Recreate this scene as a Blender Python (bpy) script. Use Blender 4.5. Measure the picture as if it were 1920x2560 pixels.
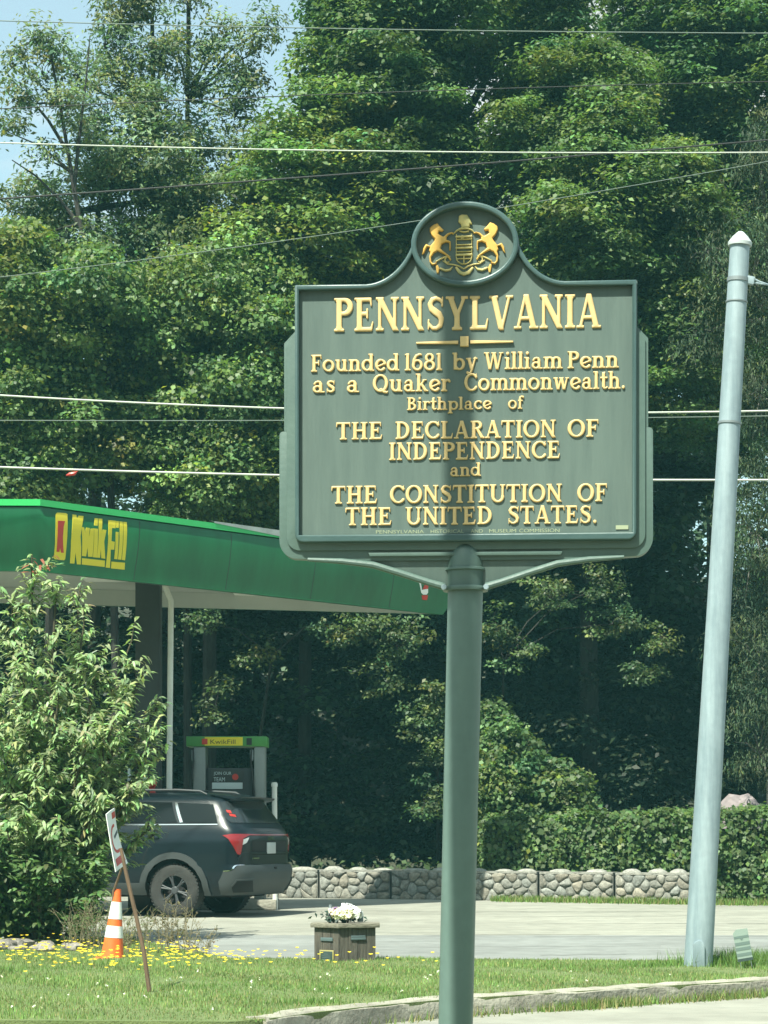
import bpy, bmesh, math, random
import numpy as np
from mathutils import Vector, Matrix

random.seed(7)
rng = np.random.default_rng(11)
R = math.radians
scene = bpy.context.scene
for o in list(bpy.data.objects):
    bpy.data.objects.remove(o)

# ------------------------------------------------------------------ camera
F = 5694.0          # focal length in photograph pixels (1920 x 2560)
ZC = 1.25           # eye height
HV = 2090.0         # horizon row
cam_d = bpy.data.cameras.new("camera")
cam = bpy.data.objects.new("camera", cam_d)
scene.collection.objects.link(cam)
cam.location = (0, 0, ZC)
cam.rotation_euler = (R(90), 0, 0)
cam_d.sensor_fit = 'VERTICAL'
cam_d.sensor_height = 36.0
cam_d.lens = F / 2560.0 * 36.0
cam_d.shift_y = (HV - 1280.0) / 2560.0
cam_d.clip_start = 0.1
cam_d.clip_end = 3000
scene.camera = cam
scene.render.resolution_x = 768
scene.render.resolution_y = 1024

# ------------------------------------------------------------------ light
SUN_EL, SUN_AZ = 57.0, 32.0      # azimuth: degrees left of straight behind the camera
to_sun = Vector((-math.sin(R(SUN_AZ)) * math.cos(R(SUN_EL)),
                 -math.cos(R(SUN_AZ)) * math.cos(R(SUN_EL)), math.sin(R(SUN_EL))))
sd = bpy.data.lights.new("sun", 'SUN')
sd.energy = 5.0
sd.angle = R(0.42)
sd.color = (0.97, 0.98, 0.84)
sun = bpy.data.objects.new("sun", sd)
scene.collection.objects.link(sun)
sun.rotation_euler = (-to_sun).to_track_quat('-Z', 'Y').to_euler()
sun.location = to_sun * 60

w = bpy.data.worlds.new("World")
scene.world = w
w.use_nodes = True
nt = w.node_tree
nt.nodes.clear()
out = nt.nodes.new('ShaderNodeOutputWorld')
bg = nt.nodes.new('ShaderNodeBackground')
sky = nt.nodes.new('ShaderNodeTexSky')
sky.sky_type = 'NISHITA'
sky.sun_disc = False
sky.sun_elevation = R(SUN_EL)
sky.sun_rotation = math.atan2(to_sun.x, to_sun.y)
sky.air_density = 1.0
sky.dust_density = 2.0
sky.ozone_density = 1.0
tc = nt.nodes.new('ShaderNodeTexCoord')
nz = nt.nodes.new('ShaderNodeTexNoise')
nz.inputs['Scale'].default_value = 3.6
nz.inputs['Detail'].default_value = 7.0
nz.inputs['Roughness'].default_value = 0.55
mp = nt.nodes.new('ShaderNodeMapping')
mp.inputs['Location'].default_value = (-0.2424, -1.2613, -2.8711)
mp.inputs['Scale'].default_value = (1.0, 1.0, 1.8)
cr = nt.nodes.new('ShaderNodeValToRGB')
cr.color_ramp.elements[0].position = 0.50
cr.color_ramp.elements[1].position = 0.62
cr.color_ramp.elements[0].color = (0.32, 0.32, 0.32, 1)      # thin high veil between the clouds
mx = nt.nodes.new('ShaderNodeMix')
mx.data_type = 'RGBA'
mx.inputs[7].default_value = (7.4, 7.9, 7.7, 1)
nt.links.new(tc.outputs['Generated'], mp.inputs['Vector'])
nt.links.new(mp.outputs['Vector'], nz.inputs['Vector'])
nt.links.new(nz.outputs['Fac'], cr.inputs['Fac'])
nt.links.new(cr.outputs['Color'], mx.inputs[0])
sk2 = nt.nodes.new('ShaderNodeMix'); sk2.data_type = 'RGBA'; sk2.blend_type = 'MULTIPLY'
sk2.inputs[0].default_value = 1
sk2.inputs[7].default_value = (1.45, 1.95, 1.68, 1)      # the cool cast of the picture
nt.links.new(sky.outputs['Color'], sk2.inputs[6])
nt.links.new(sk2.outputs[2], mx.inputs[6])
nt.links.new(mx.outputs[2], bg.inputs['Color'])
bg.inputs['Strength'].default_value = 0.062
nt.links.new(bg.outputs['Background'], out.inputs['Surface'])

scene.view_settings.view_transform = 'Standard'
scene.view_settings.look = 'None'
scene.view_settings.gamma = 1.0
scene.view_settings.exposure = 1.1
try:
    scene.cycles.max_bounces = 8
    scene.cycles.transparent_max_bounces = 6
    scene.cycles.use_denoising = True
except Exception:
    pass

# ------------------------------------------------------------------ helpers
def PX(u, v, y):
    """a photograph pixel at depth y -> world point"""
    return Vector(((u - 960.0) / F * y, y, ZC + (HV - v) / F * y))

COL = scene.collection

def link(o):
    COL.objects.link(o)
    return o

def tag(o, label=None, cat=None, group=None, kind=None):
    if label: o['label'] = label
    if cat: o['category'] = cat
    if group: o['group'] = group
    if kind: o['kind'] = kind
    return o

def thing(name, label, cat, loc=(0, 0, 0), rotz=0.0, group=None):
    o = bpy.data.objects.new(name, None)
    o.empty_display_size = 0.2
    link(o)
    o.location = loc
    o.rotation_euler = (0, 0, rotz)
    return tag(o, label, cat, group)

class MB:
    def __init__(s):
        s.v = []; s.f = []; s.c = []
    def add(s, vs, fs, col=None):
        b = len(s.v)
        s.v += [tuple(p) for p in vs]
        s.f += [tuple(i + b for i in f) for f in fs]
        s.c += [col or (1, 1, 1)] * len(vs)
        return s
    def box(s, c, d, rot=None, col=None):
        x, y, z = d[0] / 2, d[1] / 2, d[2] / 2
        vs = [Vector(p) for p in ((-x,-y,-z),(x,-y,-z),(x,y,-z),(-x,y,-z),(-x,-y,z),(x,-y,z),(x,y,z),(-x,y,z))]
        if rot is not None:
            vs = [rot @ p for p in vs]
        c = Vector(c)
        return s.add([p + c for p in vs], [(3,2,1,0),(4,5,6,7),(0,1,5,4),(1,2,6,5),(2,3,7,6),(3,0,4,7)], col)
    def tube(s, pts, rad, n=10, cap=True, col=None):
        pts = [Vector(p) for p in pts]
        if not hasattr(rad, '__len__'):
            rad = [rad] * len(pts)
        vs = []; fs = []
        prev = None
        for i, p in enumerate(pts):
            t = (pts[min(i + 1, len(pts) - 1)] - pts[max(i - 1, 0)]).normalized()
            if prev is None:
                a = Vector((0, 0, 1)) if abs(t.z) < 0.9 else Vector((1, 0, 0))
                e1 = t.cross(a).normalized()
            else:
                e1 = (prev - t * prev.dot(t)).normalized()
            prev = e1
            e2 = t.cross(e1)
            for k in range(n):
                an = 2 * math.pi * k / n
                vs.append(p + (e1 * math.cos(an) + e2 * math.sin(an)) * rad[i])
        for i in range(len(pts) - 1):
            for k in range(n):
                k2 = (k + 1) % n
                fs.append((i*n + k, i*n + k2, (i+1)*n + k2, (i+1)*n + k))
        if cap:
            fs.append(tuple(range(n - 1, -1, -1)))
            fs.append(tuple((len(pts) - 1)*n + k for k in range(n)))
        return s.add(vs, fs, col)
    def lathe(s, prof, n=24, c=(0, 0, 0), axis='z', cap=True, col=None):
        vs = []; fs = []
        c = Vector(c)
        for r, h in prof:
            for k in range(n):
                a = 2 * math.pi * k / n
                x, y = r * math.cos(a), r * math.sin(a)
                p = Vector((x, y, h)) if axis == 'z' else (Vector((x, h, y)) if axis == 'y' else Vector((h, x, y)))
                vs.append(p + c)
        m = len(prof)
        for i in range(m - 1):
            for k in range(n):
                k2 = (k + 1) % n
                fs.append((i*n + k, i*n + k2, (i+1)*n + k2, (i+1)*n + k))
        if cap:
            fs.append(tuple(range(n - 1, -1, -1)))
            fs.append(tuple((m - 1)*n + k for k in range(n)))
        return s.add(vs, fs, col)
    def prism(s, poly, a, b, f, col=None):
        """poly 2D, extruded from depth a to b; f(p, q, depth) -> point"""
        n = len(poly)
        vs = [f(p, q, a) for p, q in poly] + [f(p, q, b) for p, q in poly]
        fs = [tuple(range(n)), tuple(range(2*n - 1, n - 1, -1))]
        fs += [((i + 1) % n, i, n + i, n + (i + 1) % n) for i in range(n)]
        return s.add(vs, fs, col)
    def sphere(s, c, r, nu=10, nv=7, col=None, jit=0.0, seed=0):
        c = Vector(c)
        if not hasattr(r, '__len__'): r = (r, r, r)
        rr = random.Random(seed)
        vs = [c + Vector((0, 0, -r[2]))]
        for j in range(1, nv):
            th = math.pi * j / nv
            for i in range(nu):
                a = 2 * math.pi * i / nu
                k = 1 + rr.uniform(-jit, jit)
                vs.append(c + Vector((r[0]*math.sin(th)*math.cos(a)*k, r[1]*math.sin(th)*math.sin(a)*k, -r[2]*math.cos(th)*k)))
        vs.append(c + Vector((0, 0, r[2])))
        fs = [(0, 1 + (i + 1) % nu, 1 + i) for i in range(nu)]
        for j in range(nv - 2):
            for i in range(nu):
                i2 = (i + 1) % nu
                fs.append((1 + j*nu + i, 1 + j*nu + i2, 1 + (j+1)*nu + i2, 1 + (j+1)*nu + i))
        L = len(vs) - 1
        fs += [(L, 1 + (nv-2)*nu + i, 1 + (nv-2)*nu + (i + 1) % nu) for i in range(nu)]
        return s.add(vs, fs, col)
    def build(s, name, mat, parent=None, origin=None, smooth=35, bevel=0, fix=True):
        me = bpy.data.meshes.new(name)
        vs = s.v
        if origin is not None:
            ox, oy, oz = origin
            vs = [(x - ox, y - oy, z - oz) for x, y, z in vs]
        me.from_pydata(vs, [], s.f)
        if any(c != (1, 1, 1) for c in s.c):
            at = me.attributes.new('tint', 'FLOAT_COLOR', 'POINT')
            at.data.foreach_set('color', np.array([(*c, 1) for c in s.c], dtype=np.float32).ravel())
        if fix:
            bm = bmesh.new(); bm.from_mesh(me)
            bmesh.ops.recalc_face_normals(bm, faces=bm.faces)
            if bevel:
                es = [e for e in bm.edges if len(e.link_faces) == 2 and e.calc_face_angle(0) > R(30)]
                bmesh.ops.bevel(bm, geom=es, offset=bevel, segments=2, profile=0.6, affect='EDGES', clamp_overlap=True)
            bm.to_mesh(me); bm.free()
        if smooth:
            me.polygons.foreach_set('use_smooth', [True] * len(me.polygons))
            me.set_sharp_from_angle(angle=R(smooth))
        me.materials.append(mat)
        o = link(bpy.data.objects.new(name, me))
        if parent is not None:
            o.parent = parent
        return o

# ------------------------------------------------------------------ materials
def mat(name, col, rough=0.6, metal=0.0, var=0.0, scale=8.0, bump=0.0, bscale=40.0, col2=None, stretch=None,
        coat=0.0, spec=0.5, tint=False, emit=None, speck=0.0, sscale=120):
    m = bpy.data.materials.new(name)
    m.use_nodes = True
    n = m.node_tree; L = n.links
    b = n.nodes['Principled BSDF']
    b.inputs['Roughness'].default_value = rough
    b.inputs['Metallic'].default_value = metal
    b.inputs['Specular IOR Level'].default_value = spec
    b.inputs['Coat Weight'].default_value = coat
    b.inputs['Coat Roughness'].default_value = 0.06
    b.inputs['Base Color'].default_value = (*col, 1)
    tcn = n.nodes.new('ShaderNodeTexCoord')
    mpn = n.nodes.new('ShaderNodeMapping')
    L.new(tcn.outputs['Object'], mpn.inputs['Vector'])
    if stretch: mpn.inputs['Scale'].default_value = stretch
    base = None
    if var > 0 or col2:
        z = n.nodes.new('ShaderNodeTexNoise')
        z.inputs['Scale'].default_value = scale
        z.inputs['Detail'].default_value = 6
        z.inputs['Roughness'].default_value = 0.65
        L.new(mpn.outputs['Vector'], z.inputs['Vector'])
        r = n.nodes.new('ShaderNodeValToRGB')
        c2 = col2 or tuple(c * (1 + var) for c in col)
        c1 = col if col2 else tuple(c * (1 - var) for c in col)
        r.color_ramp.elements[0].color = (*c1, 1)
        r.color_ramp.elements[1].color = (*c2, 1)
        r.color_ramp.elements[0].position = 0.34
        r.color_ramp.elements[1].position = 0.66
        L.new(z.outputs['Fac'], r.inputs['Fac'])
        base = r.outputs['Color']
    if tint:
        a = n.nodes.new('ShaderNodeAttribute'); a.attribute_name = 'tint'
        if base is None:
            base = a.outputs['Color']
        else:
            mm = n.nodes.new('ShaderNodeMix'); mm.data_type = 'RGBA'; mm.blend_type = 'MULTIPLY'
            mm.inputs[0].default_value = 1
            L.new(base, mm.inputs[6]); L.new(a.outputs['Color'], mm.inputs[7])
            base = mm.outputs[2]
    if speck > 0 and base is not None:
        z3 = n.nodes.new('ShaderNodeTexNoise'); z3.inputs['Scale'].default_value = sscale; z3.inputs['Detail'].default_value = 4
        L.new(tcn.outputs['Object'], z3.inputs['Vector'])
        r3 = n.nodes.new('ShaderNodeValToRGB')
        r3.color_ramp.elements[0].color = (1 - speck, 1 - speck, 1 - speck, 1); r3.color_ramp.elements[1].color = (1 + speck*.6, 1 + speck*.6, 1 + speck*.6, 1)
        r3.color_ramp.elements[0].position = 0.35; r3.color_ramp.elements[1].position = 0.65
        L.new(z3.outputs['Fac'], r3.inputs['Fac'])
        m3 = n.nodes.new('ShaderNodeMix'); m3.data_type = 'RGBA'; m3.blend_type = 'MULTIPLY'; m3.inputs[0].default_value = 1
        L.new(base, m3.inputs[6]); L.new(r3.outputs['Color'], m3.inputs[7])
        base = m3.outputs[2]
    if base is not None:
        L.new(base, b.inputs['Base Color'])
    if bump > 0:
        z2 = n.nodes.new('ShaderNodeTexNoise')
        z2.inputs['Scale'].default_value = bscale
        z2.inputs['Detail'].default_value = 5
        L.new(mpn.outputs['Vector'], z2.inputs['Vector'])
        bp = n.nodes.new('ShaderNodeBump')
        bp.inputs['Strength'].default_value = bump
        bp.inputs['Distance'].default_value = 0.02
        L.new(z2.outputs['Fac'], bp.inputs['Height'])
        L.new(bp.outputs['Normal'], b.inputs['Normal'])
    if emit:
        b.inputs['Emission Color'].default_value = (*emit[0], 1)
        b.inputs['Emission Strength'].default_value = emit[1]
    return m

def leaf_mat(name, rough=0.5, trans=0.35, tcol=(1.3, 1.35, 0.6)):
    m = bpy.data.materials.new(name)
    m.use_nodes = True
    n = m.node_tree; L = n.links
    b = n.nodes['Principled BSDF']
    b.inputs['Roughness'].default_value = rough
    b.inputs['Specular IOR Level'].default_value = 0.35
    a = n.nodes.new('ShaderNodeAttribute'); a.attribute_name = 'tint'
    L.new(a.outputs['Color'], b.inputs['Base Color'])
    t = n.nodes.new('ShaderNodeBsdfTranslucent')
    mm = n.nodes.new('ShaderNodeMix'); mm.data_type = 'RGBA'; mm.blend_type = 'MULTIPLY'
    mm.inputs[0].default_value = 1
    mm.inputs[7].default_value = (*tcol, 1)
    L.new(a.outputs['Color'], mm.inputs[6])
    L.new(mm.outputs[2], t.inputs['Color'])
    ms = n.nodes.new('ShaderNodeMixShader')
    ms.inputs[0].default_value = trans
    L.new(b.outputs[0], ms.inputs[1]); L.new(t.outputs[0], ms.inputs[2])
    L.new(ms.outputs[0], n.nodes['Material Output'].inputs['Surface'])
    return m

M = {}
M['asphalt'] = mat('sun_bleached_asphalt', (0.235, 0.232, 0.195), 0.95, var=0.16, scale=.5, bump=0.15, bscale=60, stretch=(0.35, 1.0, 1), speck=.12, sscale=4)
M['asphalt_dark'] = mat('grey_asphalt', (0.178, 0.186, 0.176), 0.95, var=0.16, scale=.6, bump=0.15, bscale=60, stretch=(0.35, 1.0, 1), speck=.12, sscale=4)
M['crack'] = mat('tar_crack', (0.09, 0.09, 0.08), 0.9)
M['soil'] = mat('dark_leaf_litter', (0.035, 0.038, 0.022), 1.0, var=0.5, scale=3)
M['turf'] = mat('short_turf', (0.085, 0.125, 0.035), 1.0, var=0.0, scale=1.3, col2=(0.13, 0.16, 0.06), bump=0.6, bscale=60)
M['skyblock'] = mat('sky_block_dark_green', (0.028, 0.05, 0.02), 1.0, var=.5, scale=.4)
M['kerb'] = mat('weathered_concrete', (0.20, 0.185, 0.15), 0.95, col2=(0.36, 0.345, 0.28), scale=2.6, bump=0.7, bscale=25)
M['signgreen'] = mat('weathered_green_paint', (0.070, 0.106, 0.094), 0.55, col2=(0.092, 0.132, 0.115), scale=9, stretch=(2.6, 2.6, 0.25), bump=0.05, bscale=60)
M['signflange'] = mat('green_painted_flange', (0.072, 0.118, 0.104), 0.45, col2=(0.088, 0.138, 0.118), scale=7, bump=0.06, bscale=50)
M['signrim'] = mat('blue_green_painted_rim', (0.040, 0.080, 0.080), 0.40, col2=(0.052, 0.096, 0.092), scale=7, bump=0.06, bscale=50)
M['gold'] = mat('gold_paint', (0.62, 0.37, 0.085), 0.45, var=0.12, scale=16)
M['cream'] = mat('cream_gold_paint', (0.60, 0.425, 0.19), 0.5, var=0.08, scale=18)
M['palegold'] = mat('faded_pale_paint', (0.30, 0.34, 0.22), 0.6)
M['tarnish'] = mat('dull_tarnished_gold', (0.36, 0.34, 0.14), 0.5, col2=(0.62, 0.48, 0.18), scale=40)
M['post'] = mat('green_painted_steel_post', (0.094, 0.148, 0.133), 0.40, col2=(0.115, 0.172, 0.153), scale=5, stretch=(1.5, 1.5, 0.2), bump=0.03, speck=.05, sscale=30)
M['galv'] = mat('galvanised_steel', (0.185, 0.245, 0.275), 0.55, metal=0.1, col2=(0.30, 0.37, 0.40), scale=3.5, stretch=(2.5, 2.5, 0.25), bump=0.04, bscale=25, speck=.05, sscale=14)
M['galvdark'] = mat('dull_galvanised_steel', (0.22, 0.25, 0.26), 0.5, metal=0.4)
M['fascia'] = mat('green_canopy_enamel', (0.010, 0.112, 0.044), 0.32, var=0.16, scale=2.2, stretch=(1.2, 1.2, .25), spec=0.5)
M['fasciatop'] = mat('bright_green_trim', (0.035, 0.42, 0.11), 0.35)
M['flash'] = mat('grey_metal_flashing', (0.33, 0.36, 0.34), 0.5, metal=0.3, var=0.15, scale=4)
M['soffit'] = mat('soffit_panels', (0.44, 0.46, 0.42), 0.55, var=0.05, scale=2)
M['lens'] = mat('frosted_light_lens', (0.85, 0.85, 0.80), 0.4)
M['column'] = mat('dark_brown_column_paint', (0.035, 0.038, 0.036), 0.6, var=0.1)
M['yellow'] = mat('yellow_sign_vinyl', (0.72, 0.60, 0.03), 0.4)
M['red'] = mat('red_sign_vinyl', (0.50, 0.035, 0.025), 0.4)
M['white'] = mat('white_paint', (0.78, 0.79, 0.76), 0.5, var=0.05, scale=6)
M['pipe'] = mat('white_painted_pipe', (0.62, 0.63, 0.58), 0.45, var=0.08, scale=4)
M['pumpgreen'] = mat('pump_green_panel', (0.06, 0.24, 0.05), 0.4)
M['pumpgrey'] = mat('pump_silver_panel', (0.22, 0.24, 0.23), 0.4, metal=0.2, var=0.06)
M['pumpdark'] = mat('pump_black_panel', (0.02, 0.022, 0.022), 0.35)
M['label'] = mat('pale_label', (0.5, 0.58, 0.58), 0.5)
M['rubber'] = mat('black_rubber', (0.022, 0.022, 0.022), 0.8, bump=0.2, bscale=60)
M['tyre'] = mat('dusty_tyre_rubber', (0.036, 0.036, 0.033), 0.9, col2=(0.022, 0.023, 0.022), scale=8, bump=0.4, bscale=50)
M['car'] = mat('dark_slate_metallic_paint', (0.005, 0.0105, 0.0145), 0.3, metal=0.0, coat=0.2, spec=0.25)
M['clad'] = mat('grey_plastic_cladding', (0.034, 0.041, 0.042), 0.6)
M['glass'] = mat('dark_tinted_glass', (0.006, 0.009, 0.010), 0.08, spec=0.28)
M['rearglass'] = mat('rear_tinted_glass', (0.020, 0.026, 0.028), 0.1, spec=0.6)
M['chrome'] = mat('chrome_trim', (0.75, 0.77, 0.78), 0.12, metal=1.0)
M['rim'] = mat('dark_alloy', (0.045, 0.05, 0.054), 0.6, metal=0.2)
M['lampred'] = mat('red_lamp_lens', (0.20, 0.010, 0.012), 0.2, coat=.5)
M['lampclear'] = mat('clear_lamp_lens', (0.6, 0.62, 0.62), 0.12, coat=1.0)
M['under'] = mat('dark_underbody_and_shade', (0.012, 0.012, 0.012), 0.9)
M['cone'] = mat('orange_cone_plastic', (0.80, 0.13, 0.02), 0.5, var=0.12, scale=9)
M['conewhite'] = mat('reflective_white_collar', (0.78, 0.78, 0.75), 0.5, col2=(0.62, 0.62, 0.58), scale=25)
M['wood'] = mat('weathered_grey_wood', (0.045, 0.040, 0.033), 0.9, col2=(0.115, 0.103, 0.083), scale=6, stretch=(5, 5, 0.5), bump=0.5, bscale=20)
M['woodtop'] = mat('weathered_lid_board', (0.12, 0.11, 0.085), 0.9, col2=(0.23, 0.215, 0.165), scale=6, stretch=(0.6, 5, 5), bump=0.5, bscale=20)
M['stake'] = mat('brown_wooden_stake', (0.10, 0.062, 0.038), 0.9, col2=(0.17, 0.11, 0.07), scale=8, stretch=(4, 4, 0.5))
M['plaque'] = mat('dark_green_plaque', (0.035, 0.055, 0.05), 0.4)
M['brass'] = mat('brass_edge', (0.55, 0.47, 0.2), 0.4, metal=0.6)
M['slate'] = mat('blue_grey_plate', (0.09, 0.125, 0.13), 0.5)
M['slatedark'] = mat('dark_print_and_shadow', (0.05, 0.07, 0.075), 0.6)
M['bark'] = mat('dark_bark', (0.030, 0.028, 0.024), 1.0, var=0.4, scale=5, stretch=(3, 3, 0.5), bump=0.8, bscale=12)
M['barkpale'] = mat('grey_bark', (0.13, 0.125, 0.11), 1.0, var=0.3, scale=5, stretch=(3, 3, 0.5), bump=0.6, bscale=12)
M['stem'] = mat('brown_stems', (0.07, 0.06, 0.035), 1.0, var=0.3)
M['leaf'] = leaf_mat('leaf')
M['needle'] = leaf_mat('needles', 0.7, 0.15)
M['blade'] = leaf_mat('grass_blade', 0.6, 0.3)
M['stone'] = mat('fieldstone', (0.9, 0.9, 0.9), 0.95, var=0.3, scale=11, bump=0.9, bscale=18, tint=True, speck=.2, sscale=45)
M['mortar'] = mat('grey_mortar', (0.15, 0.15, 0.135), 1.0, var=0.3, scale=8, bump=0.5)
M['petal'] = mat('petals', (1, 1, 1), 0.7, tint=True)
M['cable'] = mat('bright_aluminium_cable', (0.46, 0.48, 0.43), 0.5)
M['cabledark'] = mat('black_insulated_cable', (0.02, 0.022, 0.022), 0.6)
M['cablegrey'] = mat('grey_weathered_cable', (0.13, 0.165, 0.145), 0.6)
M['rock'] = mat('purple_grey_rock', (0.20, 0.17, 0.175), 0.95, var=0.25, scale=3, bump=0.8, bscale=5)
M['paper'] = mat('pale_green_notice', (0.20, 0.26, 0.225), 0.7)
M['paperdark'] = mat('teal_print', (0.10, 0.145, 0.13), 0.7)
M['plate'] = mat('white_licence_plate', (0.40, 0.43, 0.43), 0.4)

# ------------------------------------------------------------------ leaves
def leaf_object(name, C, N, size, cols, material, parent=None, origin=(0, 0, 0), aspect=0.62, fold=0.12, T=None, droop=0.0, seg=1):
    """many small leaves in one mesh. C centres, N normals, size lengths, cols linear colours"""
    n = len(C)
    C = np.asarray(C, float) - np.asarray(origin, float)
    N = N / np.maximum(np.linalg.norm(N, axis=1, keepdims=True), 1e-6)
    if T is None:
        T = rng.normal(size=(n, 3))
    T = T - N * (T * N).sum(1, keepdims=True)
    T /= np.maximum(np.linalg.norm(T, axis=1, keepdims=True), 1e-6)
    B = np.cross(N, T)
    L = np.asarray(size)[:, None]
    W = L * aspect
    if seg == 1:
        V = np.stack([C - T*L*.5, C + B*W*.5 + N*L*fold - T*L*.05, C + T*L*.5 - N*L*droop, C - B*W*.5 + N*L*fold - T*L*.05], 1)
        k = 4
        F_ = np.arange(n*4).reshape(n, 4)
        starts = np.arange(n) * 4; tot = np.full(n, 4)
        loops = F_.ravel()
    else:
        # base, two shoulders, two mid, tip : curved, drooping blade
        V = np.stack([C - T*L*.5,
                      C - T*L*.18 + B*W*.42 + N*L*fold*.6, C - T*L*.18 - B*W*.42 + N*L*fold*.6,
                      C + T*L*.18 + B*W*.40 - N*L*droop*.45 + N*L*fold*.5, C + T*L*.18 - B*W*.40 - N*L*droop*.45 + N*L*fold*.5,
                      C + T*L*.48 - N*L*droop], 1)
        k = 6
        base = (np.arange(n) * 6)[:, None]
        tri1 = base + np.array([[0, 1, 2]]); q = base + np.array([[1, 3, 4, 2]]); tri2 = base + np.array([[3, 5, 4]])
        loops = np.concatenate([tri1, q, tri2], 1).ravel()
        tot = np.tile([3, 4, 3], n)
        starts = np.concatenate([[0], np.cumsum(tot)[:-1]])
    me = bpy.data.meshes.new(name)
    me.vertices.add(n*k)
    me.vertices.foreach_set('co', V.reshape(-1, 3).astype(np.float32).ravel())
    me.loops.add(len(loops))
    me.loops.foreach_set('vertex_index', loops.astype(np.int32))
    me.polygons.add(len(starts))
    me.polygons.foreach_set('loop_start', starts.astype(np.int32))
    me.update(calc_edges=True)
    at = me.attributes.new('tint', 'FLOAT_COLOR', 'POINT')
    cc = np.ones((n, k, 4), np.float32)
    cc[:, :, :3] = np.asarray(cols)[:, None, :]
    at.data.foreach_set('color', cc.ravel())
    me.materials.append(material)
    o = link(bpy.data.objects.new(name, me))
    if parent is not None: o.parent = parent
    return o

def colvar(n, base, v=0.25, hue=0.12, yellow=0.0):
    base = np.asarray(base)
    k = np.exp(rng.normal(0, v, (n, 1)))
    h = np.exp(rng.normal(0, hue, (n, 3)))
    c = base[None] * k * h
    if yellow > 0:
        m = rng.random(n) < yellow
        c[m] *= np.array([1.6, 1.35, 0.7])
    return np.clip(c, 0.004, 0.8)

def tufts_in(ell, k, surf=0.55):
    """k tuft centres inside/near the surface of an ellipsoid (c, r)"""
    c, r = ell
    d = rng.normal(size=(k, 3)); d /= np.linalg.norm(d, axis=1, keepdims=True)
    d[:, 1] -= 0.25
    rad = (surf + (1 - surf) * rng.random((k, 1))) ** 0.8
    return np.asarray(c)[None] + d * rad * np.asarray(r)[None]

def tuft_leaves(P, rad, per, flat=0.5, up=0.75, down=-0.25):
    """leaves on the upper shells of tufts at P"""
    k = len(P)
    n = k * per
    d = rng.normal(size=(n, 3)); d /= np.linalg.norm(d, axis=1, keepdims=True)
    d[:, 2] = np.where(d[:, 2] < down, -d[:, 2], d[:, 2])
    rr = np.repeat(rad * np.exp(rng.normal(0, 0.25, k)), per)[:, None]
    rho = (0.45 + 0.6 * rng.random((n, 1)))
    off = d * rr * rho
    off[:, 2] *= flat
    off[:, :2] += rng.normal(0, 0.05, (n, 2))
    C = np.repeat(P, per, 0) + off
    N = d * 0.55 + np.array([0, -0.12, up]) + rng.normal(0, 0.38, (n, 3))
    hue = rng.normal(0, .13, (k, 1))
    tone = np.repeat(np.exp(rng.normal(0, 0.27, (k, 1))) * np.concatenate([np.exp(hue), np.ones((k, 1)), np.exp(-hue * .8)], 1), per, 0)
    return C, N, tone

def tree(name, label, y, trunk, ells, leafsize, base, rad=0.6, per=90, flat=0.5, group=None, bark='bark', cat='tree', depth=1.9, dens=1.5,
         material='leaf', hang=False, tr=0.22, tdy=5.0, yellow=0.03, surf=0.5, aspect=0.62, up=0.75, limbs=True, T=None, ground=0.2):
    """trunk: list of (u, v) from the base up; ells: (u, v, ru, rv, dy, ry, tufts) in photograph pixels at depth y + dy"""
    b = PX(trunk[0][0], trunk[0][1], y)
    loc = Vector((b.x, y, ground))
    t = thing(name, label, cat, loc, 0, group)
    mb = MB()
    pts = [loc + Vector((b.x*tdy/y, tdy, 0))] + [PX(u, v, y + tdy*max(0, 1 - (i + 1)/(len(trunk) - 1.5))) for i, (u, v) in enumerate(trunk[1:])]
    mb.tube(pts, [tr * (1 - 0.75 * i / (len(pts) - 1)) for i in range(len(pts))], 9)
    C = []; N = []; TN = []
    for e in ells:
        u, v, ru, rv, dy, ry, k = e
        yy = y + dy; k = int(k*dens); ry = ry*depth
        c = PX(u, v, yy)
        pp = F / yy
        P = tufts_in((c, (ru / pp, ry, rv / pp)), k, surf)
        c_, n_, t_ = tuft_leaves(P, rad, per, flat, up)
        C.append(c_); N.append(n_); TN.append(t_)
        if limbs:
            j = min(range(len(pts)), key=lambda i: (pts[i] - c).length if pts[i].z < c.z + .5 else 1e9)
            a = pts[j]
            m1 = a.lerp(c, 0.5) + Vector((0, 0.2, (c - a).length * 0.12))
            if Vector((a.x - c.x, a.y - c.y)).length < 2.2: mb.tube([a, m1, c], [tr * .38, tr * .24, tr * .12], 6)
            for q in P[:: max(1, k // 9)]:
                q = Vector(q)
                mb.tube([c, c.lerp(q, .5) + Vector((0, 0, .1)), q], [tr * .12, tr * .08, tr * .03], 5)
    mb.build('trunk', M[bark], t, loc)
    C = np.concatenate(C); N = np.concatenate(N); TN = np.concatenate(TN)
    keep = C[:, 2] > ground + 0.05
    C, N, TN = C[keep], N[keep], TN[keep]
    n = len(C)
    Tn = None
    if hang:
        Tn = rng.normal(0, 0.35, (n, 3)) + np.array([0, 0, -1.0])
    leaf_object('crown', C, N, leafsize * np.clip(np.exp(rng.normal(0, 0.34, n)), .4, 1.55), colvar(n, base, 0.2, 0.08, yellow) * TN, M[material], t, loc, aspect=aspect, T=Tn)
    return t

# ------------------------------------------------------------------ ground, roads, verge
def G(y):
    """height of the lot surface"""
    for (a, za), (b, zb) in zip(GP[:-1], GP[1:]):
        if y <= b:
            return za + (zb - za) * max(0, (y - a)) / (b - a)
    return GP[-1][1]
GP = [(21.5, -0.03), (23.5, 0.0), (31.0, 0.12), (38.0, 0.19), (60.0, 0.22)]

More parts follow.
